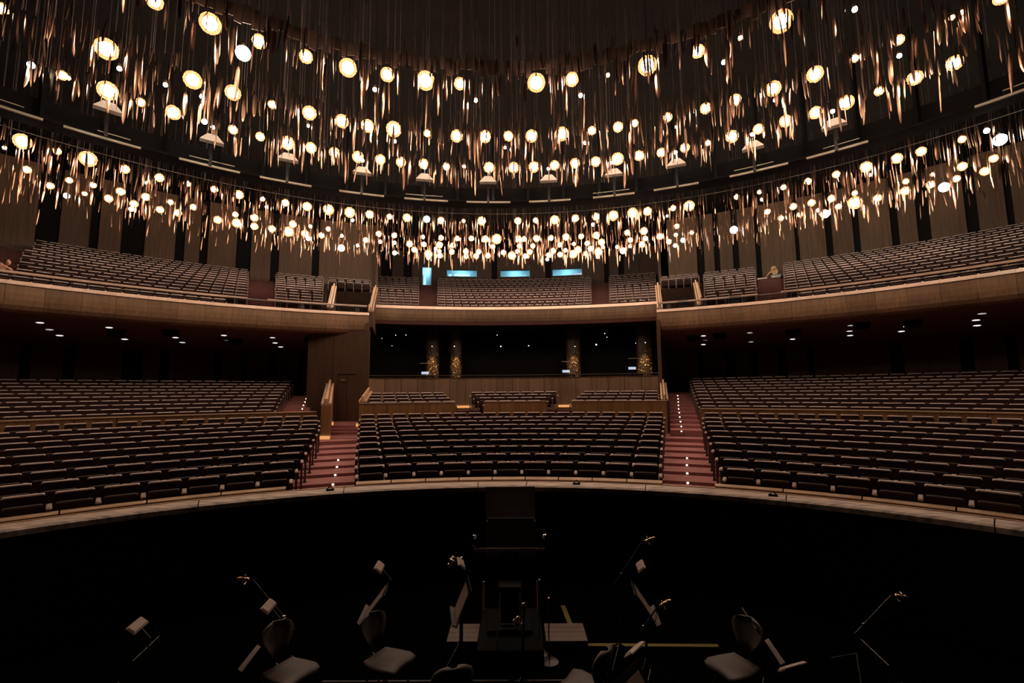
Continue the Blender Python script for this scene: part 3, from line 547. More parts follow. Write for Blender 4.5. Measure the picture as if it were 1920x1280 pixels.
# recessed gallery behind the boxes, under the centre balcony
rec = holder('wall_gallery_back', 'dark rear wall of the gallery behind the boxes')
m_ = MB(); m_.arc([(31.5, 2.2), (31.65, 2.2), (31.65, 7.0), (31.5, 7.0)], 1.7, on_sight(BX[0] + .4, 1.7, 31.5), on_sight(BX[5] - .3, 1.7, 31.5), 14); m_.build('panel', M['gap'], rec)
m_ = MB(); m_.arc([(22.85, 2.6), (31.5, 2.6), (31.5, 2.8), (22.85, 2.8)], 1.7, on_sight(BX[0] + .4, 1.7, 26), on_sight(BX[5] - .3, 1.7, 26), 10); structure(m_.build('floor_gallery', M['gap']))
rnd = random.Random(3)
for i, (b0, b1) in enumerate(DATA['COLUMNS']):
    a0, a1 = on_sight(b0, 1.7, 30.0), on_sight(b1, 1.7, 30.0); am = (a0 + a1) / 2
    P = polar(1.7, 30.0, am, 2.8); wd = 30.0 * rad(a1 - a0)
    t = thing('perforated_column', ['leftmost of the four gold-dotted columns glowing behind the boxes', 'second gold-dotted column from the left behind the boxes', 'third gold-dotted column from the left behind the boxes', 'rightmost of the four gold-dotted columns glowing behind the boxes'][i], 'column', P, -rad(am), 'gold-dotted columns')
    m_ = MB(); secs = []
    for z in (0, 3.97):
        secs.append([(x * wd / 2, y, z) for x, y in ((-1, .05), (-.7, -.08), (-.25, -.16), (.25, -.16), (.7, -.08), (1, .05))])
    m_.loft(secs); m_.build('body', M['bronze'], t)
    m_ = MB()
    for k in range(70):
        x = rnd.uniform(-.46, .46) * wd; z = .2 + 2.1 * rnd.random() ** .8; y = -.17 if abs(x) < wd * .13 else -.17 + (abs(x) - wd * .13) / wd * .42
        r = rnd.uniform(.018, .034)
        m_.lathe([(.002, -r), (r, 0), (.002, r)], 6, (x, y - .005, z))
    o = m_.build('gold_light_dots', M['gold'], t); o['kind'] = 'stuff'  # gold dots stand in for light shining through the perforations
    ld = bpy.data.lights.new('column_lamp', 'SPOT'); ld.energy = 260; ld.color = (1, .62, .3); ld.spot_size = rad(50); ld.spot_blend = .8; ld.shadow_soft_size = .04
    lo = put('column_lamp', ld, None, P + Vector((math.sin(rad(am)) * -.75, -.75 * math.cos(rad(am)), 2.75))); lo.rotation_euler = (rad(14), 0, -rad(am))
for i, (x, y, z, r) in enumerate(DATA['PINS']):
    m_ = MB(); m_.lathe([(.004, -r), (r * .8, -r * .5), (r, 0), (r * .8, r * .5), (.004, r)], 8)
    t = thing('pin_spot', 'tiny lit pin spot, %s from the left in the dark gallery behind the boxes' % nth(i), 'light', (x, y, z))
    m_.build('lens', M['pin'], t)
    m_ = MB(); m_.lathe([(.02, r), (r * 1.3, r), (r * 1.3, r * 3.5), (.02, r * 3.5)], 8); m_.build('housing', M['black'], t)
    m_ = MB(); m_.tube([(0, 0, r * 3.4), (0, 0, 6.755 + (math.hypot(x, y - 1.48) - 27.95) * .028 - z)], .012, 5); m_.build('stem', M['black'], t)
for i, (x, y, z) in enumerate(DATA['CONSOLES']):
    t = thing('control_desk', ['leftmost control desk with a small lit screen in the dark gallery', 'control desk with a small lit screen near the gold-dotted column right of centre', 'rightmost control desk with a small lit screen in the dark gallery'][i], 'desk', (x, y, 2.8), 0, 'control desks')
    m_ = MB(); m_.box(-.45, .45, -.2, .4, .5, .56); m_.box(-.42, -.36, -.15, .35, 0, .5); m_.box(.36, .42, -.15, .35, 0, .5); m_.build('desk', M['blackmetal'], t)
    m_ = MB(); m_.box(-.3, .12, -.02, .04, z - 2.8 - .07, z - 2.8 + .07, 0, Matrix.Rotation(rad(-12), 4, 'X')); m_.build('screen', M['screen'], t)
    m_ = MB(); m_.box(-.35, .35, -.1, .1, z - 2.8 + .52, z - 2.8 + .545); m_.build('lamp_shade', M['slat'], t)
    m_ = MB(); m_.tube([(.3, .3, .5), (.3, .3, z - 2.8 + .5), (.2, 0, z - 2.8 + .53)], .012, 5); m_.build('lamp_arm', M['blackmetal'], t)

# ------------------------------------------------------------------ left landing with the exit door, and the right aisle
h = tag(put('landing_steps', None), 'three rose carpeted steps up to the exit door left of the boxes', 'stairs')
for i in range(3):
    y0 = 19.55 + .38 * i; y1 = 23.4
    xl = sight_pt(-21.4, y0, 0).x; xr = sight_pt(-18.35, y0, 0).x
    m_ = MB(); m_.loft([[(sight_pt(-21.3, y, 0).x, y, z), (sight_pt(-18.3, y, 0).x, y, z)] + [(sight_pt(-18.3, y, 0).x, y, .6), (sight_pt(-21.3, y, 0).x, y, .6)] for y in (y0, y1 if i == 2 else y0 + .5) for z in ((.70 + .107 * (i + 1)),)])
    m_.build('step', M['carpet'], h)
dw = holder('door_2', 'dark wooden exit door at the head of the landing, left of the boxes')
yd = 23.25
for b0, b1 in ((-24.0, -21.35), (-21.3, -20.85), (-18.75, -17.4)):
    m_ = MB(); m_.box(sight_pt(b0, yd, 0).x, sight_pt(b1, yd, 0).x, yd, yd + .15, .9, 5.5); m_.build('panel', M['wood_dark'], dw)
m_ = MB(); m_.box(sight_pt(-20.85, yd, 0).x, sight_pt(-18.75, yd, 0).x, yd, yd + .15, 3.35, 5.5); m_.build('panel', M['wood_dark'], dw)
for b0, b1 in ((-20.83, -19.82), (-19.78, -18.77)):
    m_ = MB(); m_.box(sight_pt(b0, yd, 0).x, sight_pt(b1, yd, 0).x, yd + .05, yd + .12, 1.0, 3.33); m_.build('door_leaf', M['wood_dark'], dw)
m_ = MB(); m_.box(sight_pt(-20.4, yd, 0).x, sight_pt(-19.9, yd, 0).x, yd - .02, yd, 3.0, 3.1); m_.build('door_sign', M['wood_box'], dw)
def footlight(label, b, D, z, s=(.12, .05, .16)):
    p = sight_pt(b, D, z); m_ = MB(); m_.box(-s[0], s[0], -s[1], s[1], 0, s[2])
    t = thing('foot_light', label, 'light', p); m_.build('lens', M['strip'], t)
    m_ = MB(); m_.box(-s[0] - .02, s[0] + .02, -s[1] - .02, s[1], s[2], s[2] + .03); m_.build('housing', M['slat'], t)
footlight('orange foot light at the base of the slat-topped parapet by the left landing', -21.95, 17.45, .72, (.19, .03, .13))
footlight('small orange foot light left of the landing steps', -21.25, 20.5, 1.03, (.06, .05, .14))
footlight('small orange foot light right of the landing steps', -18.45, 20.2, .98, (.06, .05, .14))
footlight('orange foot light at the left end of the right divider wall', 21.75, 17.6, .72, (.16, .03, .13))
# tiny step lights in the risers of the aisles
def steplights(group, side, items):
    me_l = MB(); me_l.lathe([(.003, -.022), (.02, -.014), (.024, 0), (.02, .014), (.003, .022)], 8); me_l = me_l.mesh('lens', M['steplight'])
    me_b = MB(); me_b.box(-.05, .05, .0, .02, -.03, .045); me_b = me_b.mesh('bezel', M['steel'])
    for i, (b, c, R, z) in enumerate(items):
        a = on_sight(b, c, R - .03); p = polar(c, R - .03, a, z)
        t = thing('step_light', 'tiny step light, %s from the bottom of the %s' % (nth(i), side), 'light', p, -rad(a), group)
        put('lens', me_l, t); put('bezel', me_b, t)
L1 = []; L2 = []; L3 = []; L4 = []
for i, b in enumerate(DATA['LIGHTS_L']):
    c, R = row(i + 2); L1.append((b, c, R - .46, ZT[i + 1] - .9 - .03))
for i, b in enumerate(DATA['LIGHTS_R']):
    c, R = row(i + 2); L2.append((b, c, R - .46, ZT[i + 1] - .9 - .03))
for i, b in enumerate(DATA['LIGHTS_UL']):
    k = 16 + i; c, R = row(k); L3.append((b, c, R - .46, ZT[k - 1] - .9 - .04))
for i, b in enumerate(DATA['LIGHTS_UR']):
    k = 11 + i; c, R = row(min(k, 20)); L4.append((b, c, R - .46, ZT[min(k, 20) - 1] - .9 - .04))
steplights('step lights of the left lower aisle', 'left lower aisle', L1)
steplights('step lights of the right lower aisle', 'right lower aisle', L2)
steplights('step lights of the left upper aisle', 'left upper aisle', L3)
steplights('step lights of the right upper aisle', 'right upper aisle', L4)

# downlights and loudspeakers under the balcony wings
me_d = MB(); me_d.lathe([(.001, -.012), (.125, -.012), (.125, 0), (.001, 0)], 14); me_d = me_d.mesh('lens', M['led'])
me_t = MB(); me_t.lathe([(.127, -.015), (.155, -.015), (.155, .02), (.127, .02), (.127, -.015)], 14); me_t = me_t.mesh('trim_ring', M['blackmetal'])
tilt = math.atan(.88 / 6.6)
for i, (x, y, z) in enumerate(sorted(DATA['DOWN'])):
    side = 'left' if x < 0 else 'right'; n_side = sorted(q for q in DATA['DOWN'] if (q[0] < 0) == (x < 0))
    t = thing('downlight', 'round recessed downlight, %s from the left under the %s balcony wing' % (nth(n_side.index([x, y, z])), side), 'light', (x, y, z - .01), 0, 'downlights under the %s wing' % side)
    a = math.atan2(x, y - 2.6); t.rotation_euler = (-tilt, 0, -a)
    put('lens', me_d, t); put('trim_ring', me_t, t)
me_s = MB(); me_s.box(-.3, .3, -.22, .22, -.38, 0); me_s = me_s.mesh('cabinet', M['black'])
me_g = MB()
for k in range(6): me_g.box(-.27, .27, -.235, -.222, -.35 + k * .055, -.32 + k * .055)
me_g = me_g.mesh('grille', M['blackmetal'])
me_y = MB(); me_y.box(-.32, -.305, -.03, .03, -.2, .12); me_y.box(.305, .32, -.03, .03, -.2, .12); me_y.box(-.32, .32, -.03, .03, .1, .12); me_y = me_y.mesh('yoke', M['blackmetal'])
for i, (x, y, z) in enumerate(sorted(DATA['SPEAK'])):
    side = 'left' if x < 0 else 'right'; n_side = sorted(q for q in DATA['SPEAK'] if (q[0] < 0) == (x < 0))
    t = thing('loudspeaker', 'black loudspeaker hung under the %s balcony wing, %s from the left' % (side, nth(n_side.index([x, y, z]))), 'speaker', (x, y, z + .14), facing((x, y)))
    put('cabinet', me_s, t); put('grille', me_g, t); put('yoke', me_y, t)

# ------------------------------------------------------------------ ceiling: lighting gallery ring and lamps
GC, GR = 1.97, 20.74
g = tag(put('lighting_gallery', None), 'dark ring gallery with cream lips hung under the ceiling among the lamps', 'gallery')
a0g, a1g = on_sight(-EDGE - 6, GC, GR), on_sight(EDGE + 6, GC, GR)
m_ = MB(); m_.arc([(GR + .02, 11.94), (GR + .9, 11.94), (GR + .9, 13.0), (GR + .82, 13.0), (GR + .82, 12.02), (GR + .02, 12.02)], GC, a0g, a1g, 48); m_.build('deck', M['gap'], g)
for b0, b1 in DATA['LIPS']:
    m_ = MB(); m_.arc([(GR - .05, 11.86), (GR + .03, 11.86), (GR + .03, 11.955), (GR - .05, 11.94)], GC, on_sight(b0, GC, GR), on_sight(b1, GC, GR), 6); m_.build('lip', M['lip'], g)
for b0, b1 in DATA['RAILS']:
    m_ = MB(); m_.arc([(GR + .1, 12.17), (GR + .13, 12.17), (GR + .13, 12.2), (GR + .1, 12.2)], GC, on_sight(b0, GC, GR), on_sight(b1, GC, GR), 6); m_.build('rail', M['lip'], g)
m_ = MB(); m_.arc([(21.9, 11.74), (21.92, 11.74), (21.92, 11.76), (21.9, 11.76)], GC, a0g, a1g, 48); m_.build('cable', M['steel'], g)
for i in range(26):
    a = a0g + (a1g - a0g) * (i + .5) / 26; p = polar(GC, GR + .5, a)
    m_ = MB(); m_.box(p.x - .07, p.x + .07, p.y - .07, p.y + .07, 12.0, 16.0); m_.build('hanger', M['blackmetal'], g)
# bracket lamps on the inside of the ring
me_pl = MB(); me_pl.loft([[(x, y, z) for x, y in ((-w_, -.14), (w_, -.14), (w_, .14), (-w_, .14))] for w_, z in ((.40, 0), (.39, .02), (.16, .27))]); me_pl = me_pl.mesh('reflector_plate', M['white'])
me_ar = MB(); me_ar.tube([(0, .05, .25), (0, .05, .48), (0, -.02, .55)], .018, 6); me_ar.tube([(0, .1, .15), (0, 1.5, .15)], .03, 6); me_ar = me_ar.mesh('arm', M['steel'])
me_bb = MB(); me_bb.lathe([(.004, -.075), (.055, -.05), (.075, 0), (.055, .05), (.004, .075)], 10); me_bb = me_bb.mesh('bulb', M['bulb_y'])
me_by = MB(); me_by.box(-.05, .05, -.05, .05, -.9, -.02); me_by = me_by.mesh('cable_box', M['blackmetal'])
for i, (x, y, z) in enumerate(DATA['BRACKETS']):
    a = math.atan2(x, y - 1.9)
    t = thing('bracket_lamp', 'white bracket lamp with a small bulb, %s from the left along the ring gallery' % nth(i), 'lamp', (x, y, z), -a, 'bracket lamps of the ring gallery')
    put('reflector_plate', me_pl, t); put('arm', me_ar, t); put('bulb', me_bb, t, (0, -.05, .60)); put('cable_box', me_by, t, (0, .12, 0))

# pendant lamps: a bulb enlarged to take in its glare, on a cord with copper glass strips hung round it
H0, TOP = 11.9, 16.0
def globe(rad_, mt):
    m_ = MB(); n = 12; prof = [(max(.002, rad_ * math.sin(math.pi * i / 8)), -rad_ * math.cos(math.pi * i / 8)) for i in range(9)]
    m_.lathe(prof, n); me = m_.mesh('bulb', M[mt]); me.polygons.foreach_set('use_smooth', [True] * len(me.polygons)); return me
GL = {}
# thin amber shell added round each warm bulb as its orange halo: mostly clear, a little milky
_ag = bpy.data.materials.new('amber_halo'); _ag.use_nodes = True; _nt = _ag.node_tree; _nt.nodes.remove(_nt.nodes['Principled BSDF'])
_tr = _nt.nodes.new('ShaderNodeBsdfTransparent'); _tr.inputs[0].default_value = (1.0, .93, .88, 1)
_tl = _nt.nodes.new('ShaderNodeBsdfTranslucent'); _tl.inputs[0].default_value = (1.0, .42, .20, 1)
_mx = _nt.nodes.new('ShaderNodeMixShader'); _mx.inputs[0].default_value = .10
_nt.links.new(_tr.outputs[0], _mx.inputs[1]); _nt.links.new(_tl.outputs[0], _mx.inputs[2]); _nt.links.new(_mx.outputs[0], _nt.nodes['Material Output'].inputs['Surface'])
M['amber'] = _ag
SH = {}
def get_shell(r):
    q = round(r / .015)
    if q not in SH:
        me = globe(q * .015 * 1.55, 'amber'); me.name = 'halo_shell'; SH[q] = me
    return SH[q]
def get_globe(r, k):
    q = (round(r / .015), k)
    if q not in GL: GL[q] = globe(q[0] * .015, {'w': 'bulb_w', 'y': 'bulb_y', 'c': 'bulb_c', 'g': 'bulb_g'}[k])
    return GL[q]
me_cord = MB(); me_cord.tube([(0, 0, .12), (0, 0, TOP - H0)], .006, 4); me_cord = me_cord.mesh('cord', M['blackmetal'])
me_sock = MB(); me_sock.lathe([(.02, .0), (.05, .0), (.045, .09), (.015, .13)], 8); me_sock = me_sock.mesh('socket', M['brass'])
STRIPS = []
srnd = random.Random(11)
for v in range(6):
    ln = [.55, .7, .9, 1.1, .8, 1.25][v]; wd = [.035, .05, .045, .055, .06, .04][v]; bend = srnd.uniform(-.05, .05)
    m_ = MB(); secs = []
    for u, f in ((0, .25), (.1, .8), (.35, 1), (.7, .95), (.9, .6), (1, .08)):
        z = -ln * u; x = bend * math.sin(u * 3); d = wd * f
        secs.append([(x - d, 0, z), (x, -d * .35, z), (x + d, 0, z), (x, d * .35, z)])
    m_.loft(secs); m_.tube([(0, 0, 0), (0, 0, 2.2)], .004, 3)
    STRIPS.append((m_.mesh('glass_strip', M['glass']), ln))
TIERNAME = ['innermost lamp ring', 'second lamp ring', 'third lamp ring', 'fourth lamp ring', 'far lamp cluster']
KIND = {'w': 'warm glowing bulb pendant', 'y': 'small yellow-white spot pendant', 'c': 'cool white bulb pendant', 'g': 'mint green glowing pendant'}
tiers = {}
for l in DATA['LAMPS']:
    R = math.hypot(l[0], l[1] - 1.8); tiers.setdefault(0 if R < 13 else 1 if R < 16 else 2 if R < 20.5 else 3 if R < 25.5 else 4, []).append(l)
lr = random.Random(5)
for ti in sorted(tiers):
    for i, (x, y, r, k) in enumerate(sorted(tiers[ti], key=lambda q: math.atan2(q[0], q[1]))):
        big = 'big ' if r > .185 and k == 'y' else ''
        t = thing('pendant_lamp', '%s%s, %s from the left in the %s' % (big, KIND[k] if not big else 'bright white bulb pendant', nth(i), TIERNAME[ti]), 'lamp', (x, y, H0), 0, 'pendant lamps of the ' + TIERNAME[ti].split(',')[0])
        q = max(2, round(r / .015)); rr = q * .015
        put('bulb', get_globe(r, k), t); put('socket', me_sock, t, (0, 0, rr - .01)); put('cord', me_cord, t, (0, 0, 0))
        if k == 'w': put('halo_shell', get_shell(r), t)
        for s in range(3 if ti < 4 else 2):
            me, ln = lr.choice(STRIPS); a = lr.uniform(0, 6.283); d = rr + lr.uniform(.12, .5)
            o = put('glass_strip', me, t, (d * math.cos(a), d * math.sin(a), lr.uniform(-.1, .55)), lr.uniform(0, 3.14))
            o.rotation_euler = (lr.uniform(-.05, .05), lr.uniform(-.05, .05), lr.uniform(0, 3.14))
# the mass of further strips and the fine wires they hang on
m_ = MB()
def loose_strip(x, y, z, ln, wd, ry, lean=0.0):
    c_, s_ = math.cos(ry), math.sin(ry); secs = []
    for u, f in ((0, .5), (.3, 1), (.8, .9), (1, .08)):
        d = wd * f; zz = z - ln * u; ox, oy = lean * u * ln * c_, lean * u * ln * s_
        secs.append([(x + ox - d * c_, y + oy - d * s_, zz), (x + ox + d * .3 * s_, y + oy - d * .3 * c_, zz), (x + ox + d * c_, y + oy + d * s_, zz), (x + ox - d * .3 * s_, y + oy + d * .3 * c_, zz)])
    m_.loft(secs)
br = random.Random(21)
for R0, c, n, sp in ((11.3, 1.8, 330, .45), (14.6, 1.8, 420, .5), (17.0, 1.8, 420, .4), (23.8, 1.8, 800, .45), (26.8, 1.8, 520, .5), (28.6, 1.8, 480, .7), (30.0, 1.8, 260, .8)):
    for i in range(n):
        a = br.uniform(-66, 66); R = R0 + br.gauss(0, sp * .6); p = polar(c, R, a)
        ln = br.uniform(.3, .95); loose_strip(p.x, p.y, H0 + br.uniform(-.25, .75), ln, br.uniform(.014, .035), br.uniform(0, 3.14), br.uniform(-.12, .12))
o = m_.build('hanging_glass_strips', M['glass']); o['kind'] = 'stuff'; tag(o, 'mass of thin copper-tinted glass strips hanging among the ceiling lamps', 'glass strips')
m_ = MB()
for R0, n in ((11.6, 120), (14.8, 130), (17.3, 120), (24.0, 120), (27.6, 120)):
    for i in range(n):
        p = polar(1.8, R0 + br.uniform(-.8, .8), br.uniform(-62, 62)); m_.tube([(p.x, p.y, H0 + .3), (p.x, p.y, TOP)], .0055, 3)
o = m_.build('hanging_wires', M['wire']); o['kind'] = 'stuff'; tag(o, 'fine steel wires running from the lamps up to the dark ceiling', 'wires')
# broad blades standing above the inner ring
m_ = MB()
for R0, a0, a1, n, zt in ((11.9, -60, 60, 120, 12.80),):
    for i in range(n):
        a = a0 + (a1 - a0) * i / n; p = polar(1.8, R0 + .06 * math.sin(i * 1.7), a); wd = br.uniform(.05, .11); h_ = br.uniform(.35, .62)
        m_.box(-wd, wd, -.006, .006, zt - h_, zt - br.uniform(0, .06), 0, Matrix.Translation((p.x, p.y, 0)) @ Matrix.Rotation(-rad(a) + br.uniform(-.3, .3), 4, 'Z'))
o = m_.build('hanging_blades', M['blade']); o['kind'] = 'stuff'; tag(o, 'dim bronze blades hanging in a ring just above the innermost lamps', 'blades')

# ------------------------------------------------------------------ seats
def side_loft(prof, secs, m=None, mi=0):
    """prof: (y, z); secs: (x, top drop)"""
    m = m or MB(); zt = max(p[1] for p in prof)
    m.loft([[(x, y, z - d if z > zt - .06 else z) for y, z in prof] for x, d in secs], mi); return m
def seat_parts(W):
    w = W / 2
    back = side_loft([(.0, .30), (.035, .70), (.055, .872), (.115, .872), (.125, .60), (.105, .28)], [(-w, .01), (-w + .03, 0), (w - .03, 0), (w, .01)])
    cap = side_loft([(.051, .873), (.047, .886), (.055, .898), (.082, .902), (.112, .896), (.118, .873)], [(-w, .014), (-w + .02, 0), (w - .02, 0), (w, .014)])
    pan = side_loft([(-.125, .37), (-.135, .55), (-.105, .735), (-.03, .735), (.0, .70), (.0, .36)], [(-w + .012, .012), (-w + .05, 0), (w - .05, 0), (w - .012, .012)])
    edge = side_loft([(-.107, .737), (-.103, .757), (-.075, .765), (-.04, .757), (-.032, .737)], [(-w + .02, .01), (-w + .05, 0), (w - .05, 0), (w - .02, .01)])
    return back, cap, pan, edge
def arm_parts():
    pad = side_loft([(-.17, .675), (-.175, .695), (-.15, .712), (.10, .722), (.115, .70), (.10, .68)], [(-.032, .006), (-.022, 0), (.022, 0), (.032, .006)])
    sp = side_loft([(-.12, .02), (-.15, .40), (-.155, .672), (.09, .68), (.10, .40), (.06, .02)], [(-.022, 0), (.022, 0)])
    ft = MB(); ft.box(-.035, .035, -.14, .10, 0, .025)
    return pad, sp, ft
PROTO = {}
def proto(kind, W, A):
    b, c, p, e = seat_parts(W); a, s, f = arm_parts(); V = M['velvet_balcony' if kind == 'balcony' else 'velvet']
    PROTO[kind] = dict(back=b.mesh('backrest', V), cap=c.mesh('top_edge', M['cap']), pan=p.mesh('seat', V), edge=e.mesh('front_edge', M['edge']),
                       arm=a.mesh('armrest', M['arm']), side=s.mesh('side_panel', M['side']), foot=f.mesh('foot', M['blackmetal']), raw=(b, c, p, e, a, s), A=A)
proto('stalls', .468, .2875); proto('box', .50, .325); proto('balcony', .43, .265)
def build_seat(name, label, cat, group, kind, P, rz, first):
    pr = PROTO[kind]; t = thing(name, label, cat, P, rz, group)
    b = put('backrest', pr['back'], t); put('top_edge', pr['cap'], b)
    s = put('seat', pr['pan'], t)
    put('front_edge', pr['edge'], s)
    for x in ((-pr['A'], pr['A']) if first else (pr['A'],)):
        sd = put('side_panel', pr['side'], t, (x, 0, 0)); put('armrest', pr['arm'], t, (x, 0, 0))
        if kind != 'balcony': put('foot', pr['foot'], sd)
    return t
def far_seat(m, kind, P, rz, first):
    pr = PROTO[kind]; mt = Matrix.Translation(P) @ Matrix.Rotation(rz, 4, 'Z')
    b, c, p, e, a, s = pr['raw']
    for q, mi in ((b, 0), (c, 1), (p, 0), (e, 4)):
        m.add([tuple(mt @ Vector(v)) for v in q.v], q.f, mi)
    for x in ((-pr['A'], pr['A']) if first else (pr['A'],)):
        mt2 = mt @ Matrix.Translation((x, 0, 0))
        m.add([tuple(mt2 @ Vector(v)) for v in a.v], a.f, 2); m.add([tuple(mt2 @ Vector(v)) for v in s.v], s.f, 3)
SEATS = []      # (depth, kind, P, rz, first, row words, place words)
def seat_row(kind, pitch, c, R, z, b0, b1, rowname, blockname, n=None, visible=True, wob=0.0):
    a0, a1 = on_sight(b0, c, R), on_sight(b1, c, R)
    L = R * rad(a1 - a0); n = n or max(1, int(L / pitch + .25)); st = (a1 - a0) / n
    for i in range(n):
        a = a0 + st * (i + .5); P = polar(c, R, a, z)
        SEATS.append([P.y, kind, P, -rad(a), i == 0, i, n, rowname, blockname])
# lower stalls rows
for k in range(1, 11):
    c, R = row(k); z = ZT[k - 1] - .9; rn = ORD[k - 1]
    seat_row('stalls', .575, c, R, z, DATA['CEN'][k - 1][0] + .1, DATA['CEN'][k - 1][1] - .15, rn, 'centre stalls block', n=10 + k)
    # side blocks: count from the aisle outwards so that rows end flush with the aisle
    ae = on_sight(DATA['LEFTEND'][k - 1], c, R); st = math.degrees(.575 / R); n = int((ae - on_sight(-EDGE, c, R)) / st) + 2
    a_out = ae - st * n
    for i in range(n):
        a = ae - st * (i + .5) - .05; P = polar(c, R, a, z); SEATS.append([P.y, 'stalls', P, -rad(a), True, i, n, rn, 'left stalls block'])
    ae = on_sight(DATA['RIGHTEND'][k - 1], c, R); n = int((on_sight(EDGE, c, R) - ae) / st) + 2
    for i in range(n):
        a = ae + st * (i + .5) + .05; P = polar(c, R, a, z); SEATS.append([P.y, 'stalls', P, -rad(a), i == 0, i, n, rn, 'right stalls block'])
for k in range(11, 21):
    c, R = row(k); z = ZT[k - 1] - .9; st = math.degrees(.575 / R)
    ae = on_sight(DATA['UPL'][k - 11], c, R); n = int((ae - on_sight(-EDGE, c, R)) / st) + 2
    for i in range(n):
        a = ae - st * (i + .5); P = polar(c, R, a, z); SEATS.append([P.y + 99, 'stalls', P, -rad(a), True, i, n, '', ''])
    ae = on_sight(DATA['UPR'][k - 11], c, R); n = int((on_sight(EDGE, c, R) - ae) / st) + 2
    for i in range(n):
        a = ae + st * (i + .5); P = polar(c, R, a, z); SEATS.append([P.y + 99, 'stalls', P, -rad(a), i == 0, i, n, '', ''])
# boxes
for side in ('left', 'centre', 'right'):
    for j in range(4):
        R = 19.0 + .92 * j; b0, b1 = DATA['BOX'][side][j]
        seat_row('box', .65, 1.5, R, ZB[j] - .9, b0, b1, ORD[j], side + ' box', n=(4 + j) if side == 'centre' else 6)
# balcony
for j in range(-1, 12):
    c = 2.0; R = 24.3 + .98 * j; z = 7.28 + .345 * j - .9
    if j < 0: c, R, z = 2.4, 22.95, 5.9
    st = math.degrees(.53 / R); rn = 'front' if j < 0 else ORD[j]
    eL = on_sight(BR['frontL_end'] if j < 0 else BR['A_right'], c, R); eo = on_sight(-EDGE if j < 0 else BR['A_left0'] + (BR['A_leftN'] - BR['A_left0']) * j / 11, c, R)
    n = int((eL - eo) / st)
    for i in range(n):
        a = eL - st * (i + .5); P = polar(c, R, a, z); SEATS.append([P.y, 'balcony', P, -rad(a), True, i, n, rn, 'left balcony wing'])
    eR = on_sight(BR['frontR_start'] if j < 0 else BR['stR'] + .2, c, R); n = int((on_sight(EDGE, c, R) - eR) / st) + 1
    for i in range(n):
        a = eR + st * (i + .5); P = polar(c, R, a, z); SEATS.append([P.y, 'balcony', P, -rad(a), i == 0, i, n, rn, 'right balcony wing'])
    if j >= 0:
        seat_row('balcony', .53, c, R, z, BR['stair'] + .1, BR['B_r'] - .1, rn, 'small left balcony block')
        seat_row('balcony', .53, c, R, z, BR['BR_l'] + .1, BR['BR_r'] - .1, rn, 'small right balcony block')
    if j >= 9:
        seat_row('balcony', .53, c, R, z, BR['B_r'] + .4, -17.4, rn, 'block over the left gap')
        seat_row('balcony', .53, c, R, z, 17.7, BR['BR_l'] - .4, rn, 'block over the right gap')
for j in range(14):
    R = 29.2 + .98 * j; z = 7.95 + .389 * j - .9
    for b0, b1, nm in ((BR['C1_l'] + .1, BR['C1_r'] - .05, 'left part of the centre balcony'), (BR['C2_l'] + .05, BR['C2_r'] - .05, 'middle of the centre balcony'), (BR['C3_l'] + .05, BR['C3_r'] - .1, 'right part of the centre balcony')):
        seat_row('balcony', .53, 1.5, R, z, b0, b1, ORD[j], nm)
LIM = {'stalls': 300, 'box': 999, 'balcony': 300}
CATN = {'stalls': ('theatre_chair', 'plum velvet tip-up seat'), 'box': ('box_chair', 'wide plum box seat'), 'balcony': ('balcony_chair', 'plum balcony seat')}
for kind in ('stalls', 'box', 'balcony'):
    S = sorted((s for s in SEATS if s[1] == kind), key=lambda s: s[0]); far = MB()
    # a seat counts as in view when its bearing lies inside the picture
    def inside(s): return abs(math.degrees(math.atan2(s[2].x - STATION[0], s[2].y))) < 48.0
    vis = [s for s in S if inside(s)]; near = set(id(s) for s in vis[:LIM[kind]])
    for s in S:
        d, _k, P, rz, first, i, n, rn, bn = s
        if id(s) in near:
            nm, base = CATN[kind]
            if bn.startswith(('left stalls', 'right stalls')) or 'wing' in bn:
                lab = '%s, %s row, %s from the aisle in the %s' % (base, rn, nth(i), bn)
            else:
                lab = '%s, %s row, %s from the left in the %s' % (base, rn, nth(i), bn)
            build_seat(nm, lab, 'seat', 'seats of the ' + bn, kind, P, rz, first)
        else: far_seat(far, kind, P, rz, first)
    if far.v:
        o = far.build(CATN[kind][0] + 's_beyond', [M['velvet_balcony' if kind == 'balcony' else 'velvet'], M['cap'], M['arm'], M['side'], M['edge']]); o['kind'] = 'stuff'
        tag(o, {'stalls': 'remaining rows of plum seats in the rear of the stalls', 'balcony': 'remaining rows of plum seats higher up the balcony', 'box': 'more box seats'}[kind], 'seats')

# ------------------------------------------------------------------ people
def skin_figure(name, joints, bones, mt, parent, lvl=2):
    me = bpy.data.meshes.new(name); keys = list(joints)
    me.from_pydata([joints[k][0] for k in keys], [(keys.index(a), keys.index(b)) for a, b in bones], []); me.materials.append(mt)
    o = put(name, me, parent); sk = o.modifiers.new('skin', 'SKIN'); ss = o.modifiers.new('sub', 'SUBSURF'); ss.levels = lvl; ss.render_levels = lvl
    for i, k in enumerate(keys):
        r = joints[k][1]; me.skin_vertices[0].data[i].radius = (r, r) if not isinstance(r, tuple) else r
    me.skin_vertices[0].data[0].use_root = True
    sk.use_smooth_shade = True
    return o
def ell(m, c, r, n=12, k=8):
    m.lathe([(max(.001, math.sin(math.pi * i / k)) , -math.cos(math.pi * i / k)) for i in range(k + 1)], n)
    for q in range(len(m.v) - n * (k + 1), len(m.v)):
        x, y, z = m.v[q]; m.v[q] = (c[0] + x * r[0], c[1] + y * r[1], c[2] + z * r[2])
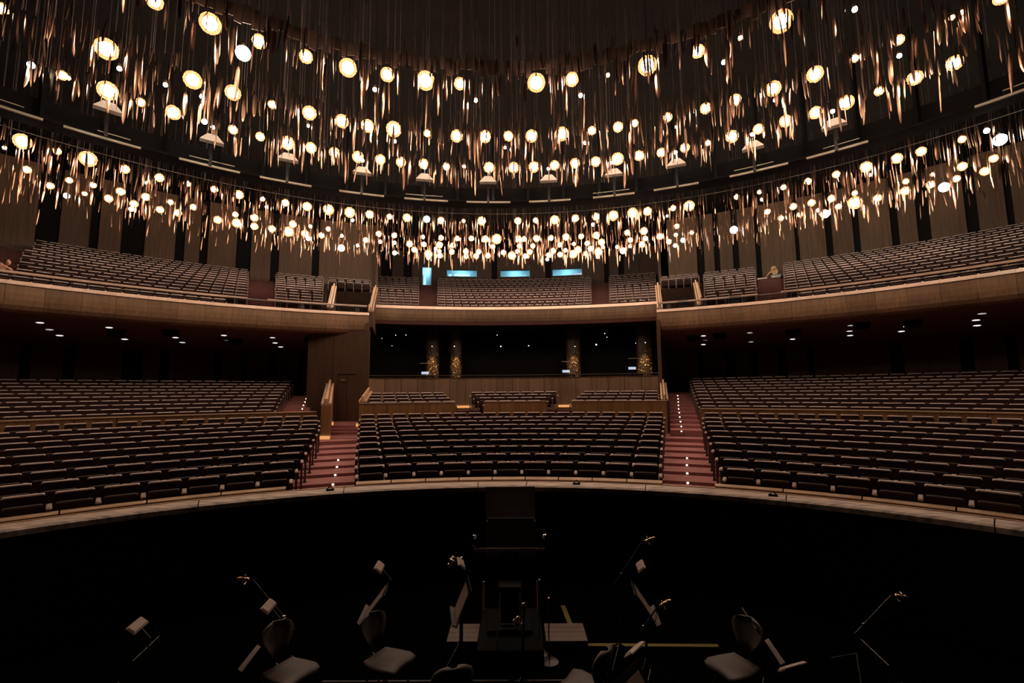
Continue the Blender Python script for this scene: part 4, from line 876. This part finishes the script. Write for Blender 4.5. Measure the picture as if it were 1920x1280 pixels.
def hand(m, p, d, up, s=1.0):
    """small five-fingered hand at wrist p pointing along d"""
    p, d, up = Vector(p), Vector(d).normalized(), Vector(up).normalized(); sd = d.cross(up)
    m.loft([[tuple(p + d * u + sd * a * w_ + up * b * .013) for a, b in ((-1, -1), (1, -1), (1, 1), (-1, 1))] for u, w_ in ((0, .025), (.04, .038), (.09, .04))])
    for j, (o, l) in enumerate(((-.03, .065), (-.01, .078), (.01, .072), (.03, .055))):
        q = p + d * .088 + sd * o; m.tube([q, q + d * l * .55 - up * .006, q + d * l - up * .025], .0085, 5)
    q = p + d * .03 + sd * -.035; m.tube([q, q + d * .035 - sd * .03, q + d * .07 - sd * .035 - up * .012], .010, 5)
# cross-legged on the top step of the right wing, bent forward over white sheets
_a = on_sight(BR['PERS'], 2.0, 33.35); PP = polar(2.0, 33.35, _a, 9.70)
t = thing('person', 'person with long blonde hair in light jeans, seated bent forward on the right balcony steps', 'person', PP, -rad(_a))
LEAN = rad(38)
def lean(p):
    x, y, z = p; dy, dz = y - .1, z - .12
    return (x, .1 + dy * math.cos(LEAN) - dz * math.sin(LEAN), .12 + dz * math.cos(LEAN) + dy * math.sin(LEAN))
def leaned(m):
    m.v = [lean(v) for v in m.v]; return m
J = {'pelvis': ((0, .10, .11), .13), 'waist': (lean((-.02, .10, .30)), .115), 'chest': (lean((-.06, .08, .48)), .13), 'neck': (lean((-.10, .06, .64)), .05), 'head0': (lean((-.11, .04, .71)), .055),
     'shl': (lean((.10, .08, .56)), .055), 'ell': ((.08, -.36, .26), .04), 'wrl': ((-.18, -.44, .14), .028),
     'shr': (lean((-.24, .08, .56)), .055), 'elr': ((-.42, -.28, .30), .04), 'wrr': ((-.50, -.40, .13), .028)}
skin_figure('body', J, [('pelvis', 'waist'), ('waist', 'chest'), ('chest', 'neck'), ('neck', 'head0'), ('chest', 'shl'), ('shl', 'ell'), ('ell', 'wrl'), ('chest', 'shr'), ('shr', 'elr'), ('elr', 'wrr')], M['skin'], t)
m_ = MB(); ell(m_, (-.12, .02, .80), (.075, .092, .112)); m_.tube([(-.12, -.065, .80), (-.12, -.09, .775), (-.12, -.065, .765)], .012, 5); m_.box(-.145, -.095, -.068, -.055, .74, .748)
for sx in (-.195, -.045): ell(m_, (sx, .03, .79), (.012, .022, .03), 6, 5)
smooth(leaned(m_).build('head', M['skin'], t))
m_ = MB()
for sx in (-.148, -.092): ell(m_, (sx, -.063, .81), (.012, .008, .008), 6, 5)
leaned(m_).build('eyes', M['black'], t)
m_ = MB(); ell(m_, (-.12, .05, .835), (.088, .095, .09)); m_.tube([(-.06, .13, .84), (0, .17, .68), (.03, .17, .50), (.05, .15, .38)], .08, 8, 0, .04); m_.tube([(-.19, .07, .82), (-.22, .05, .66), (-.22, .03, .48)], .05, 7, 0, .025)
smooth(leaned(m_).build('hair', M['hair'], t))
J = {'p': ((0, .10, .12), .15), 'w': (lean((-.02, .10, .30)), .128), 'c': (lean((-.06, .08, .48)), .146), 'sl': (lean((.09, .08, .55)), .072), 'sr': (lean((-.23, .08, .55)), .072)}
skin_figure('top', J, [('p', 'w'), ('w', 'c'), ('c', 'sl'), ('c', 'sr')], M['shirt'], t)
J = {'p': ((0, .10, .11), .145), 'hl': ((.11, .03, .11), .095), 'kl': ((.29, -.27, .13), .066), 'al': ((.02, -.36, .06), .045), 'hr': ((-.11, .03, .11), .095), 'kr': ((-.29, -.27, .13), .066), 'ar': ((-.02, -.28, .06), .045)}
skin_figure('jeans', J, [('p', 'hl'), ('hl', 'kl'), ('kl', 'al'), ('p', 'hr'), ('hr', 'kr'), ('kr', 'ar')], M['jeans'], t)
m_ = MB(); hand(m_, (-.18, -.44, .14), (-.8, -.4, -.3), (0, 0, 1)); m_.build('hand', M['skin'], t)
m_ = MB(); hand(m_, (-.50, -.40, .13), (-.4, -.8, -.2), (0, 0, 1)); m_.build('hand', M['skin'], t)
for x, y, d in ((-.03, -.37, -1), (.03, -.28, 1)):
    m_ = MB(); m_.loft([[(x + d * u, y + b * w_, a) for a, b in ((.0, -1), (.0, 1), (h_, .8), (h_, -.8))] for u, w_, h_ in ((0, .035, .085), (.1, .045, .07), (.22, .04, .035))]); m_.build('shoe', M['white'], t)
m_ = MB()
for k in range(6): m_.box(-.30 + .01 * (k % 3), .30 - .008 * (k % 2), -.2, .2, k * .014, k * .014 + .012)
o = m_.build('paper_stack', M['white']); o.location = PP + Matrix.Rotation(-rad(_a), 3, 'Z') @ Vector((-.80, -.08, .0)); o.rotation_euler = (0, 0, -rad(_a)); tag(o, 'white sheets lying on the top step beside the seated person', 'paper')
# a second person at the far left edge, leaning a bent arm on the balcony rail
_a = on_sight(BR['PERSL'], 2.2, 24.25); PL = polar(2.2, 24.25, _a, 6.38)
t = thing('person', 'person with a bent bare arm leaning on the rail at the far left edge', 'person', PL, -rad(_a))
J = {'pelvis': ((-.25, .12, .50), .14), 'chest': ((-.14, .02, .80), .14), 'neck': ((-.04, -.06, .93), .05), 'head0': ((0, -.09, .98), .055), 'shl': ((.05, .0, .86), .06), 'ell': ((.12, -.30, .76), .045), 'wrl': ((-.10, -.42, .86), .03), 'shr': ((-.32, .02, .84), .06), 'elr': ((-.42, -.25, .70), .045), 'wrr': ((-.28, -.45, .74), .03)}
skin_figure('body', J, [('pelvis', 'chest'), ('chest', 'neck'), ('neck', 'head0'), ('chest', 'shl'), ('shl', 'ell'), ('ell', 'wrl'), ('chest', 'shr'), ('shr', 'elr'), ('elr', 'wrr')], M['skin'], t)
m_ = MB(); ell(m_, (.02, -.12, 1.06), (.075, .09, .11)); m_.tube([(.02, -.205, 1.06), (.02, -.23, 1.035), (.02, -.205, 1.025)], .012, 5)
for sx in (-.05, .09): ell(m_, (sx, -.11, 1.05), (.012, .022, .03), 6, 5)
smooth(m_.build('head', M['skin'], t))
m_ = MB(); ell(m_, (.02, -.09, 1.10), (.086, .094, .085)); smooth(m_.build('hair', M['carpet_dark'], t))
J = {'p': ((-.25, .12, .50), .155), 'c': ((-.14, .02, .80), .155), 'sl': ((.04, .0, .86), .08), 'sr': ((-.31, .02, .84), .08)}
skin_figure('top', J, [('p', 'c'), ('c', 'sl'), ('c', 'sr')], M['side'], t)
J = {'p': ((-.25, .12, .46), .155), 'hl': ((-.14, .06, .44), .1), 'kl': ((-.10, -.30, .46), .07), 'al': ((-.10, -.32, .08), .05), 'hr': ((-.36, .06, .44), .1), 'kr': ((-.38, -.30, .46), .07), 'ar': ((-.38, -.32, .08), .05)}
skin_figure('trousers', J, [('p', 'hl'), ('hl', 'kl'), ('kl', 'al'), ('p', 'hr'), ('hr', 'kr'), ('kr', 'ar')], M['blackmetal'], t)
m_ = MB(); hand(m_, (-.10, -.42, .86), (-.6, -.2, .5), (0, -1, .3)); m_.build('hand', M['skin'], t)
m_ = MB(); hand(m_, (-.28, -.45, .74), (.7, -.5, 0), (0, 0, 1)); m_.build('hand', M['skin'], t)

# stage lamps and monitors standing on the balcony ledges
def ledge_item(label, b, kind, z=5.9):
    p = polar(2.71, 22.35, on_sight(b, 2.71, 22.35), z); t = thing('stage_lamp' if kind == 'lamp' else 'stage_monitor', label, 'lamp' if kind == 'lamp' else 'speaker', p, facing(p))
    m_ = MB()
    if kind == 'lamp':
        m_.tube([(0, 0, 0), (0, 0, .62)], .02, 6); m_.lathe([(.16, 0), (.16, .02), (.02, .03)], 10); m_.build('stand', M['blackmetal'], t)
        m_ = MB(); m_.tube([(0, .22, .78), (0, -.16, .74)], .12, 12, 0, .15); m_.build('barrel', M['black'], t)
        m_ = MB(); m_.tube([(0, -.165, .74), (0, -.175, .739)], .12, 12); m_.build('lens', M['steel'], t)
    else:
        m_.loft([[(x, y, z_) for x, y in ((-.26, -.18), (.26, -.18), (.2, .2), (-.2, .2))] for z_ in (.55, .95)]); m_.build('cabinet', M['black'], t)
        m_ = MB(); m_.box(-.2, .2, -.19, -.182, .6, .9); m_.build('grille', M['blackmetal'], t)
        m_ = MB(); m_.box(-.04, .04, -.04, .04, 0, .55); m_.box(-.2, .2, -.15, .15, 0, .03); m_.build('stand', M['blackmetal'], t)
ledge_item('round black stage lamp on the left ledge, beside the centre balcony', BR['EQ'][0], 'lamp')
ledge_item('black stage lamp on the left ledge below the small seat block', BR['EQ'][1], 'lamp')
ledge_item('round black stage lamp on the right ledge, beside the centre balcony', BR['EQ'][2], 'lamp')
ledge_item('black stage monitor on the right ledge next to the round lamp', BR['EQ'][3], 'monitor')
ledge_item('black stage monitor on the right ledge below the small seat block', BR['EQ'][4], 'monitor')
p = polar(2.71, 22.3, on_sight(BR['EQ'][5], 2.71, 22.3), 6.3); t = thing('cable_rack', 'rack of coiled dark cables on the right ledge of the balcony', 'rack', p, facing(p))
m_ = MB(); m_.box(-.65, .65, -.1, .1, -.4, -.36); m_.box(-.65, -.6, -.05, .05, -.4, .25); m_.box(.6, .65, -.05, .05, -.4, .25); m_.box(-.65, .65, -.03, .03, .22, .25); m_.build('frame', M['blackmetal'], t)
for k in range(7):
    x = -.5 + k * .166; m_ = MB(); m_.tube([(x + .075 * math.cos(q * .7), .06 + .01 * q, .02 + .17 * math.sin(q * .7)) for q in range(10)], .014, 5); m_.build('cable_coil', M['gap'], t)

# ------------------------------------------------------------------ orchestra pit
PZ = -1.0
def pit_chair(label, P, rz):
    t = thing('orchestra_chair', label, 'chair', (P[0], P[1], PZ), rz, 'orchestra chairs in the pit')
    # seat: rounded shell, front towards -Y
    m_ = MB(); secs = []
    for y, w_, z in ((-.23, .15, .43), (-.21, .20, .455), (-.12, .225, .462), (.0, .22, .455), (.12, .20, .452), (.19, .17, .462)):
        n = 8; secs.append([(w_ * u, y - .025 * (u * u if y < 0 else 0), z + .02 * (1 - u * u) * 0) for u in [-1 + 2 * q / n for q in range(n + 1)]] + [(w_ * u, y, z - .035) for u in [1 - 2 * q / n for q in range(n + 1)]])
    m_.loft(secs); o = m_.build('seat', M['chairwood'], t); smooth(o)
    m_ = MB(); secs = []
    for z, w_ in ((.58, .08), (.64, .13), (.72, .185), (.79, .20), (.84, .18), (.875, .12), (.885, .05)):
        n = 8; yb = .22 + (z - .58) * .22
        secs.append([(w_ * u, yb + .05 * u * u * -1, z) for u in [-1 + 2 * q / n for q in range(n + 1)]] + [(w_ * u, yb + .022 - .05 * u * u, z) for u in [1 - 2 * q / n for q in range(n + 1)]])
    m_.loft(secs); smooth(m_.build('backrest', M['chairwood'], t))
    m_ = MB(); m_.tube([(0, .17, .42), (0, .235, .46), (0, .25, .56), (0, .26, .66)], .018, 6); m_.build('back_stem', M['blackmetal'], t)
    for sx in (-1, 1):
        m_ = MB(); m_.tube([(sx * .12, -.1, .42), (sx * .20, -.21, 0)], .012, 6); m_.build('leg', M['chrome'], t)
        m_ = MB(); m_.tube([(sx * .12, .1, .42), (sx * .20, .24, 0)], .012, 6); m_.build('leg', M['chrome'], t)
    m_ = MB(); m_.tube([(-.15, -.14, .40), (.15, -.14, .40)], .011, 6); m_.build('front_bar', M['chrome'], t)
    return t
pit_chair('orchestra chair at lower left, nearest the tall microphone boom', (-2.13, 5.35), rad(62))
pit_chair('orchestra chair by the thin white floor line, left of the conductor', (-1.13, 5.55), rad(62))
pit_chair('orchestra chair cut by the bottom edge, showing only its back rim', (-.36, 4.85), rad(200))
pit_chair('orchestra chair with its dark back turned, in front of the right platform', (.98, 5.05), rad(-128))
pit_chair('orchestra chair at lower right, beside the tilted music stand', (2.66, 5.4), rad(-65))
def music_stand(label, P, ztop, az, tilt, lamp=True, w_=.5, hgt=.42, lampz=.28, shade='paper'):
    """tray leans back by tilt; az = direction (deg) the tray faces"""
    t = thing('music_stand', label, 'music stand', (P[0], P[1], PZ), rad(az), 'music stands in the pit')
    zt = ztop - PZ; mr = Matrix.Translation((0, 0, zt - .3)) @ Matrix.Rotation(rad(tilt), 4, 'X')
    m_ = MB(); m_.box(-w_ / 2, w_ / 2, -.004, .004, -.12, hgt - .12, 0, mr); m_.build('tray', M['blackmetal'], t)
    m_ = MB(); m_.box(-w_ / 2, w_ / 2, -.06, .0, -.13, -.115, 0, mr); m_.build('tray_lip', M['side'], t)
    m_ = MB(); m_.box(-w_ * .36, w_ * .36, -.010, -.006, -.1, hgt * .55, 0, mr); m_.build('sheet_music', M['paper'], t)
    m_ = MB(); m_.tube([(0, .03, .08), (0, .03, zt - .3)], .014, 6); m_.build('post', M['blackmetal'], t)
    for q in range(3):
        a = q * 2.094 + .5; m_ = MB(); m_.tube([(0, .03, .22), (.28 * math.cos(a), .03 + .28 * math.sin(a), .01)], .010, 5); m_.build('leg', M['blackmetal'], t)
    if lamp:
        m_ = MB(); top = mr @ Vector((0, .01, hgt - .12)); m_.tube([top, top + Vector((0, .02, .10)), top + Vector((0, -.08, lampz - .06))], .006, 5); m_.build('lamp_arm', M['blackmetal'], t)
        ms = Matrix.Translation(top + Vector((0, -.12, lampz - .05))) @ Matrix.Rotation(rad(-38), 4, 'X')
        m_ = MB(); secs = [[tuple(ms @ Vector((x, y, z))) for x, y in ((-a_, -b_), (a_, -b_), (a_, b_), (-a_, b_))] for z, a_, b_ in ((0, .14, .055), (.012, .14, .055), (.03, .12, .035))]; m_.loft(secs); m_.build('lamp_shade', M[shade], t)
    return t
music_stand('music stand with a tan lamp shade, behind the chair by the white floor line', (-1.45, 6.0), .10, 276, -38, True)
music_stand('music stand with a bright wide score, just left of the conductor desk', (-.38, 6.0), .10, 281, -24, True)
music_stand('music stand with a tan lamp shade, right of the conductor near the microphones', (1.90, 6.0), .08, 83, -34, True)
music_stand('music stand under the tall microphone boom at lower left', (-2.62, 5.65), -.20, 277, -38, True)
music_stand('music stand at the bottom left corner of the pit', (-3.78, 5.25), -.24, 282, -30, True)
music_stand('music stand beside the lower right chair, seen edge on', (3.1, 5.6), -.12, 80, -32, False)
music_stand('music stand at the far lower right of the pit, seen edge on', (4.2, 5.2), -.28, 80, -32, False)
music_stand('low music stand with a bright slanted lamp shade, in front of the right chair', (1.52, 4.85), -.30, 50, -35, True, shade='arm')  # paler shade colour stands in for lit paper
music_stand('low music stand with a bright upright lamp shade at the bottom right', (2.98, 4.75), -.42, 20, -35, True, shade='arm')  # lamplight on the shade is painted by a paler colour
def mic_stand(label, base, elbow, tip, micdir, zb=PZ):
    t = thing('microphone_stand', label, 'microphone', (base[0], base[1], zb), 0, 'microphones in the pit'); off = Vector((base[0], base[1], zb))
    E_, T_ = Vector(elbow) - off, Vector(tip) - off
    m_ = MB(); m_.tube([(0, 0, .05), E_], .013, 6); m_.build('post', M['blackmetal'], t)
    m_ = MB(); back = E_ - (T_ - E_) * .35; m_.tube([back, T_], .009, 6); m_.build('boom', M['blackmetal'], t)
    for q in range(3):
        a = q * 2.094; m_ = MB(); m_.tube([(0, 0, .2), (.3 * math.cos(a), .3 * math.sin(a), .01)], .010, 5); m_.build('leg', M['blackmetal'], t)
    m_ = MB(); m_.lathe([(.003, -.022), (.02, -.015), (.024, 0), (.02, .015), (.003, .022)], 8, tuple(E_)); m_.build('clamp', M['chrome'], t)
    d = Vector(micdir).normalized(); c_ = T_ + d * .05
    m_ = MB(); m_.tube([c_, c_ + d * .10], .024, 10, 0, .028); m_.tube([c_ + d * .10, c_ + d * .15], .030, 10, 0, .018); smooth(m_.build('microphone', M['brass'], t))
    m_ = MB(); u_ = d.orthogonal().normalized(); v_ = d.cross(u_); rr = .055
    m_.tube([c_ + d * .05 + (u_ * math.cos(q * .7) + v_ * math.sin(q * .7)) * rr for q in range(10)], .006, 5); m_.build('shock_mount', M['chrome'], t)
    m_ = MB(); m_.tube([T_, T_ + Vector((0, 0, -.10)), T_ * .7 + E_ * .3 + Vector((0, 0, -.14)), T_ * .3 + E_ * .7 + Vector((0, 0, -.1)), E_], .005, 5); m_.build('cable', M['black'], t)
    return t
mic_stand('tall microphone on a slanted boom at the left of the pit', (-2.45, 6.1), (-2.52, 6.0, -.30), (-2.92, 6.0, .13), (-.8, 0, .05))
mic_stand('tall microphone on a slanted boom right of the conductor desk, pointing up', (1.62, 6.35), (1.66, 6.3, .06), (1.93, 6.3, .44), (.7, 0, .25))
mic_stand('microphone in a round shock mount, low beside the right music stand', (1.88, 5.85), (1.80, 5.8, -.34), (1.95, 5.8, -.14), (.7, 0, .35))
mic_stand('microphone on a long boom at the far right of the pit', (4.45, 6.1), (4.5, 6.0, -.42), (4.86, 6.0, -.09), (.75, 0, -.12))
mic_stand('small microphone low on the left of the conductor desk', (-.42, 6.4), (-.40, 6.35, .25), (-.46, 6.3, .34), (-.3, -.2, -.5))
mic_stand('microphone hanging head down in front of the conductor podium', (.36, 5.65), (.40, 5.6, .0), (.34, 5.6, -.08), (-.15, 0, -1))
# conductor's desk, podium, panels
t = thing('conductor_desk', 'wide black conductor desk with two goosenecks at the pit centre', 'desk', (.22, 6.8, PZ))
mr = Matrix.Translation((0, 0, 1.20)) @ Matrix.Rotation(rad(-16), 4, 'X')
m_ = MB(); m_.box(-.47, .47, -.26, .26, -.012, .012, 0, mr); m_.build('desktop', M['blackmetal'], t)
m_ = MB(); m_.box(-.48, .48, -.275, -.26, -.012, .035, 0, mr); m_.build('front_lip', M['cap'], t)  # lip and rear edge coloured pale as painted lamplit lines
m_ = MB(); m_.box(-.44, .42, .25, .262, .0, .03, 0, mr); m_.build('rear_edge', M['arm'], t)
m_ = MB(); m_.tube([(-.02, -.1, .05), (.10, .0, .10)], .008, 5, 0, .004)
for v in range(len(m_.v)): m_.v[v] = (m_.v[v][0], m_.v[v][1], m_.v[v][2] + 1.14)
m_.build('baton', M['slat'], t)
m_ = MB(); m_.box(-.12, .12, -.07, .07, .25, 1.16); m_.box(-.3, .3, -.22, .22, .2, .25); m_.build('pedestal', M['black'], t)
for sx in (-1, 1):
    m_ = MB(); m_.tube([(sx * .47, .1, 1.2), (sx * .535, .06, 1.26), (sx * .54, 0, 1.36), (sx * .5, -.04, 1.42)], .007, 5); m_.build('gooseneck', M['blackmetal'], t)
    m_ = MB(); m_.tube([(sx * .51, -.03, 1.41), (sx * .47, -.06, 1.40)], .018, 8, 0, .03); m_.build('lamp_head', M['chrome'], t)
m_ = MB(); m_.box(-.05, .05, -.29, -.27, .96, 1.0); m_.build('maker_plate', M['steel'], t)
m_ = MB(); m_.box(-.47, .47, -.02, .02, 0, .62); o = m_.build('gate_panel', M['gate']); o.location = (.21, 9.2, -.02); structure(o); o.name = 'door_3'; o['label'] = 'brown gate panel in the pit wall behind the conductor'
m_ = MB(); prof = []
for cx, cz, q0 in ((.36, .57, 0), (-.36, .57, 90)): prof += [(cx + .06 * math.cos(rad(q0 + q * 15)), cz + .06 * math.sin(rad(q0 + q * 15))) for q in range(7)]
prof += [(-.42, .0), (.42, .0)]
m_.loft([[(x, y, z) for x, z in prof] for y in (-.03, .03)]); t = thing('conductor_screen', 'brown round-cornered backrest panel standing behind the conductor desk', 'panel', (.225, 8.3, PZ))
o = m_.build('panel', M['gate'], t); o.location = (0, 0, .60)
m_ = MB(); m_.box(-.40, .40, -.036, .036, 1.222, 1.25); m_.build('top_trim', M['black'], t)
m_ = MB(); m_.box(-.4, -.34, -.02, .02, 0, .62); m_.box(.34, .4, -.02, .02, 0, .62); m_.build('legs', M['blackmetal'], t)
t = thing('podium', 'black conductor podium between the two low wooden platforms', 'podium', (.23, 6.75, PZ))
m_ = MB(); m_.box(-.42, .42, -.55, .6, 0, .2); m_.build('deck', M['black'], t)
for x in (-.40, .40):
    m_ = MB(); m_.tube([(x, .5, .2), (x, .5, .62)], .016, 6); m_.build('post', M['slat'], t)
t = thing('conductor_stool', 'tall black conductor stool with steel frame behind the hanging microphone', 'stool', (.23, 6.25, PZ))
m_ = MB(); m_.box(-.14, .14, -.12, .12, .92, .98); m_.build('seat', M['blackmetal'], t)
for sx in (-1, 1):
    for sy in (-1, 1):
        m_ = MB(); m_.tube([(sx * .12, sy * .1, .92), (sx * .17, sy * .16, .2)], .010, 5); m_.build('leg', M['steel'], t)
m_ = MB(); m_.tube([(-.15, -.14, .55), (.15, -.14, .55)], .009, 5); m_.tube([(-.15, -.14, .50), (.15, -.14, .50)], .006, 5); m_.build('foot_rest', M['steel'], t)
for lab, x0, x1 in (('low wooden platform left of the conductor podium', -.62, -.21), ('low wooden platform right of the conductor podium', .70, 1.25)):
    t = thing('platform', lab, 'platform', ((x0 + x1) / 2, 6.7, PZ)); w_ = (x1 - x0) / 2
    for k in range(4):
        m_ = MB(); m_.box(-w_, w_, -.12 + k * .12, -.005 + k * .12, .10, .12); m_.build('plank', M['plat'], t)
    m_ = MB(); m_.box(-w_, w_, -.12, -.10, .0, .10); m_.build('front_board', M['plat'], t)
for lab, pts in (('short yellow tape strip on the pit floor right of the podium, farther one', ((1.05, 7.89), (1.10, 7.25))), ('short yellow tape strip on the pit floor, ending at the right platform', ((1.19, 7.15), (1.25, 6.82))), ('long yellow tape line running right from the right platform', ((1.26, 6.72), (3.01, 6.68))), ('thin white floor line at the bottom left of the pit', ((-2.0, 5.94), (1.0, 5.94)))):
    (xa, ya), (xb, yb) = pts; d = Vector((xb - xa, yb - ya, 0)).normalized(); n = Vector((d.y, -d.x, 0)) * (.035 if 'yellow' in lab else .012)
    m_ = MB(); A_, B_ = Vector((xa, ya, PZ)), Vector((xb, yb, PZ)); m_.loft([[tuple(p + e + Vector((0, 0, z))) for p, e in ((A_, n), (B_, n), (B_, -n), (A_, -n))] for z in (.001, .004)])
    tag(m_.build('floor_tape', M['tape'] if 'yellow' in lab else M['edge']), lab, 'tape')
for lab, x, y, z0, z1 in (('slim steel rod standing right of the conductor desk', .61, 6.5, -.85, -.10), ('slim steel rod standing close beside the conductor podium', .72, 6.3, -.9, -.25)):
    t = thing('steel_rod', lab, 'rod', (x, y, PZ)); m_ = MB(); m_.tube([(0, 0, .03), (0, 0, z1 - PZ)], .008, 6); m_.build('shaft', M['steel'], t)
    m_ = MB(); m_.lathe([(.12, 0), (.12, .02), (.015, .035)], 12); m_.build('foot_plate', M['blackmetal'], t)
    m_ = MB(); m_.lathe([(.004, 0), (.018, .005), (.018, .03), (.004, .035)], 8, (0, 0, z1 - PZ)); m_.build('tip', M['brass'], t)
# small clips left on the rim
for lab, x in (('small clamp lying on the pit rim, right of centre', 1.5), ('small clamp lying on the pit rim, far right', 4.7), ('small clamp on the pit rim below the left aisle', -3.15)):
    yy = RIMC + math.sqrt(9.45 ** 2 - x * x); t = thing('clamp', lab, 'clamp', (x, yy, .60), -math.atan2(x, yy))
    m_ = MB(); m_.box(-.07, .07, -.03, .03, 0, .025); m_.build('base', M['black'], t)
    m_ = MB(); m_.tube([(-.06, 0, .02), (0, 0, .08), (.06, 0, .02)], .012, 5); m_.build('handle', M['blackmetal'], t)
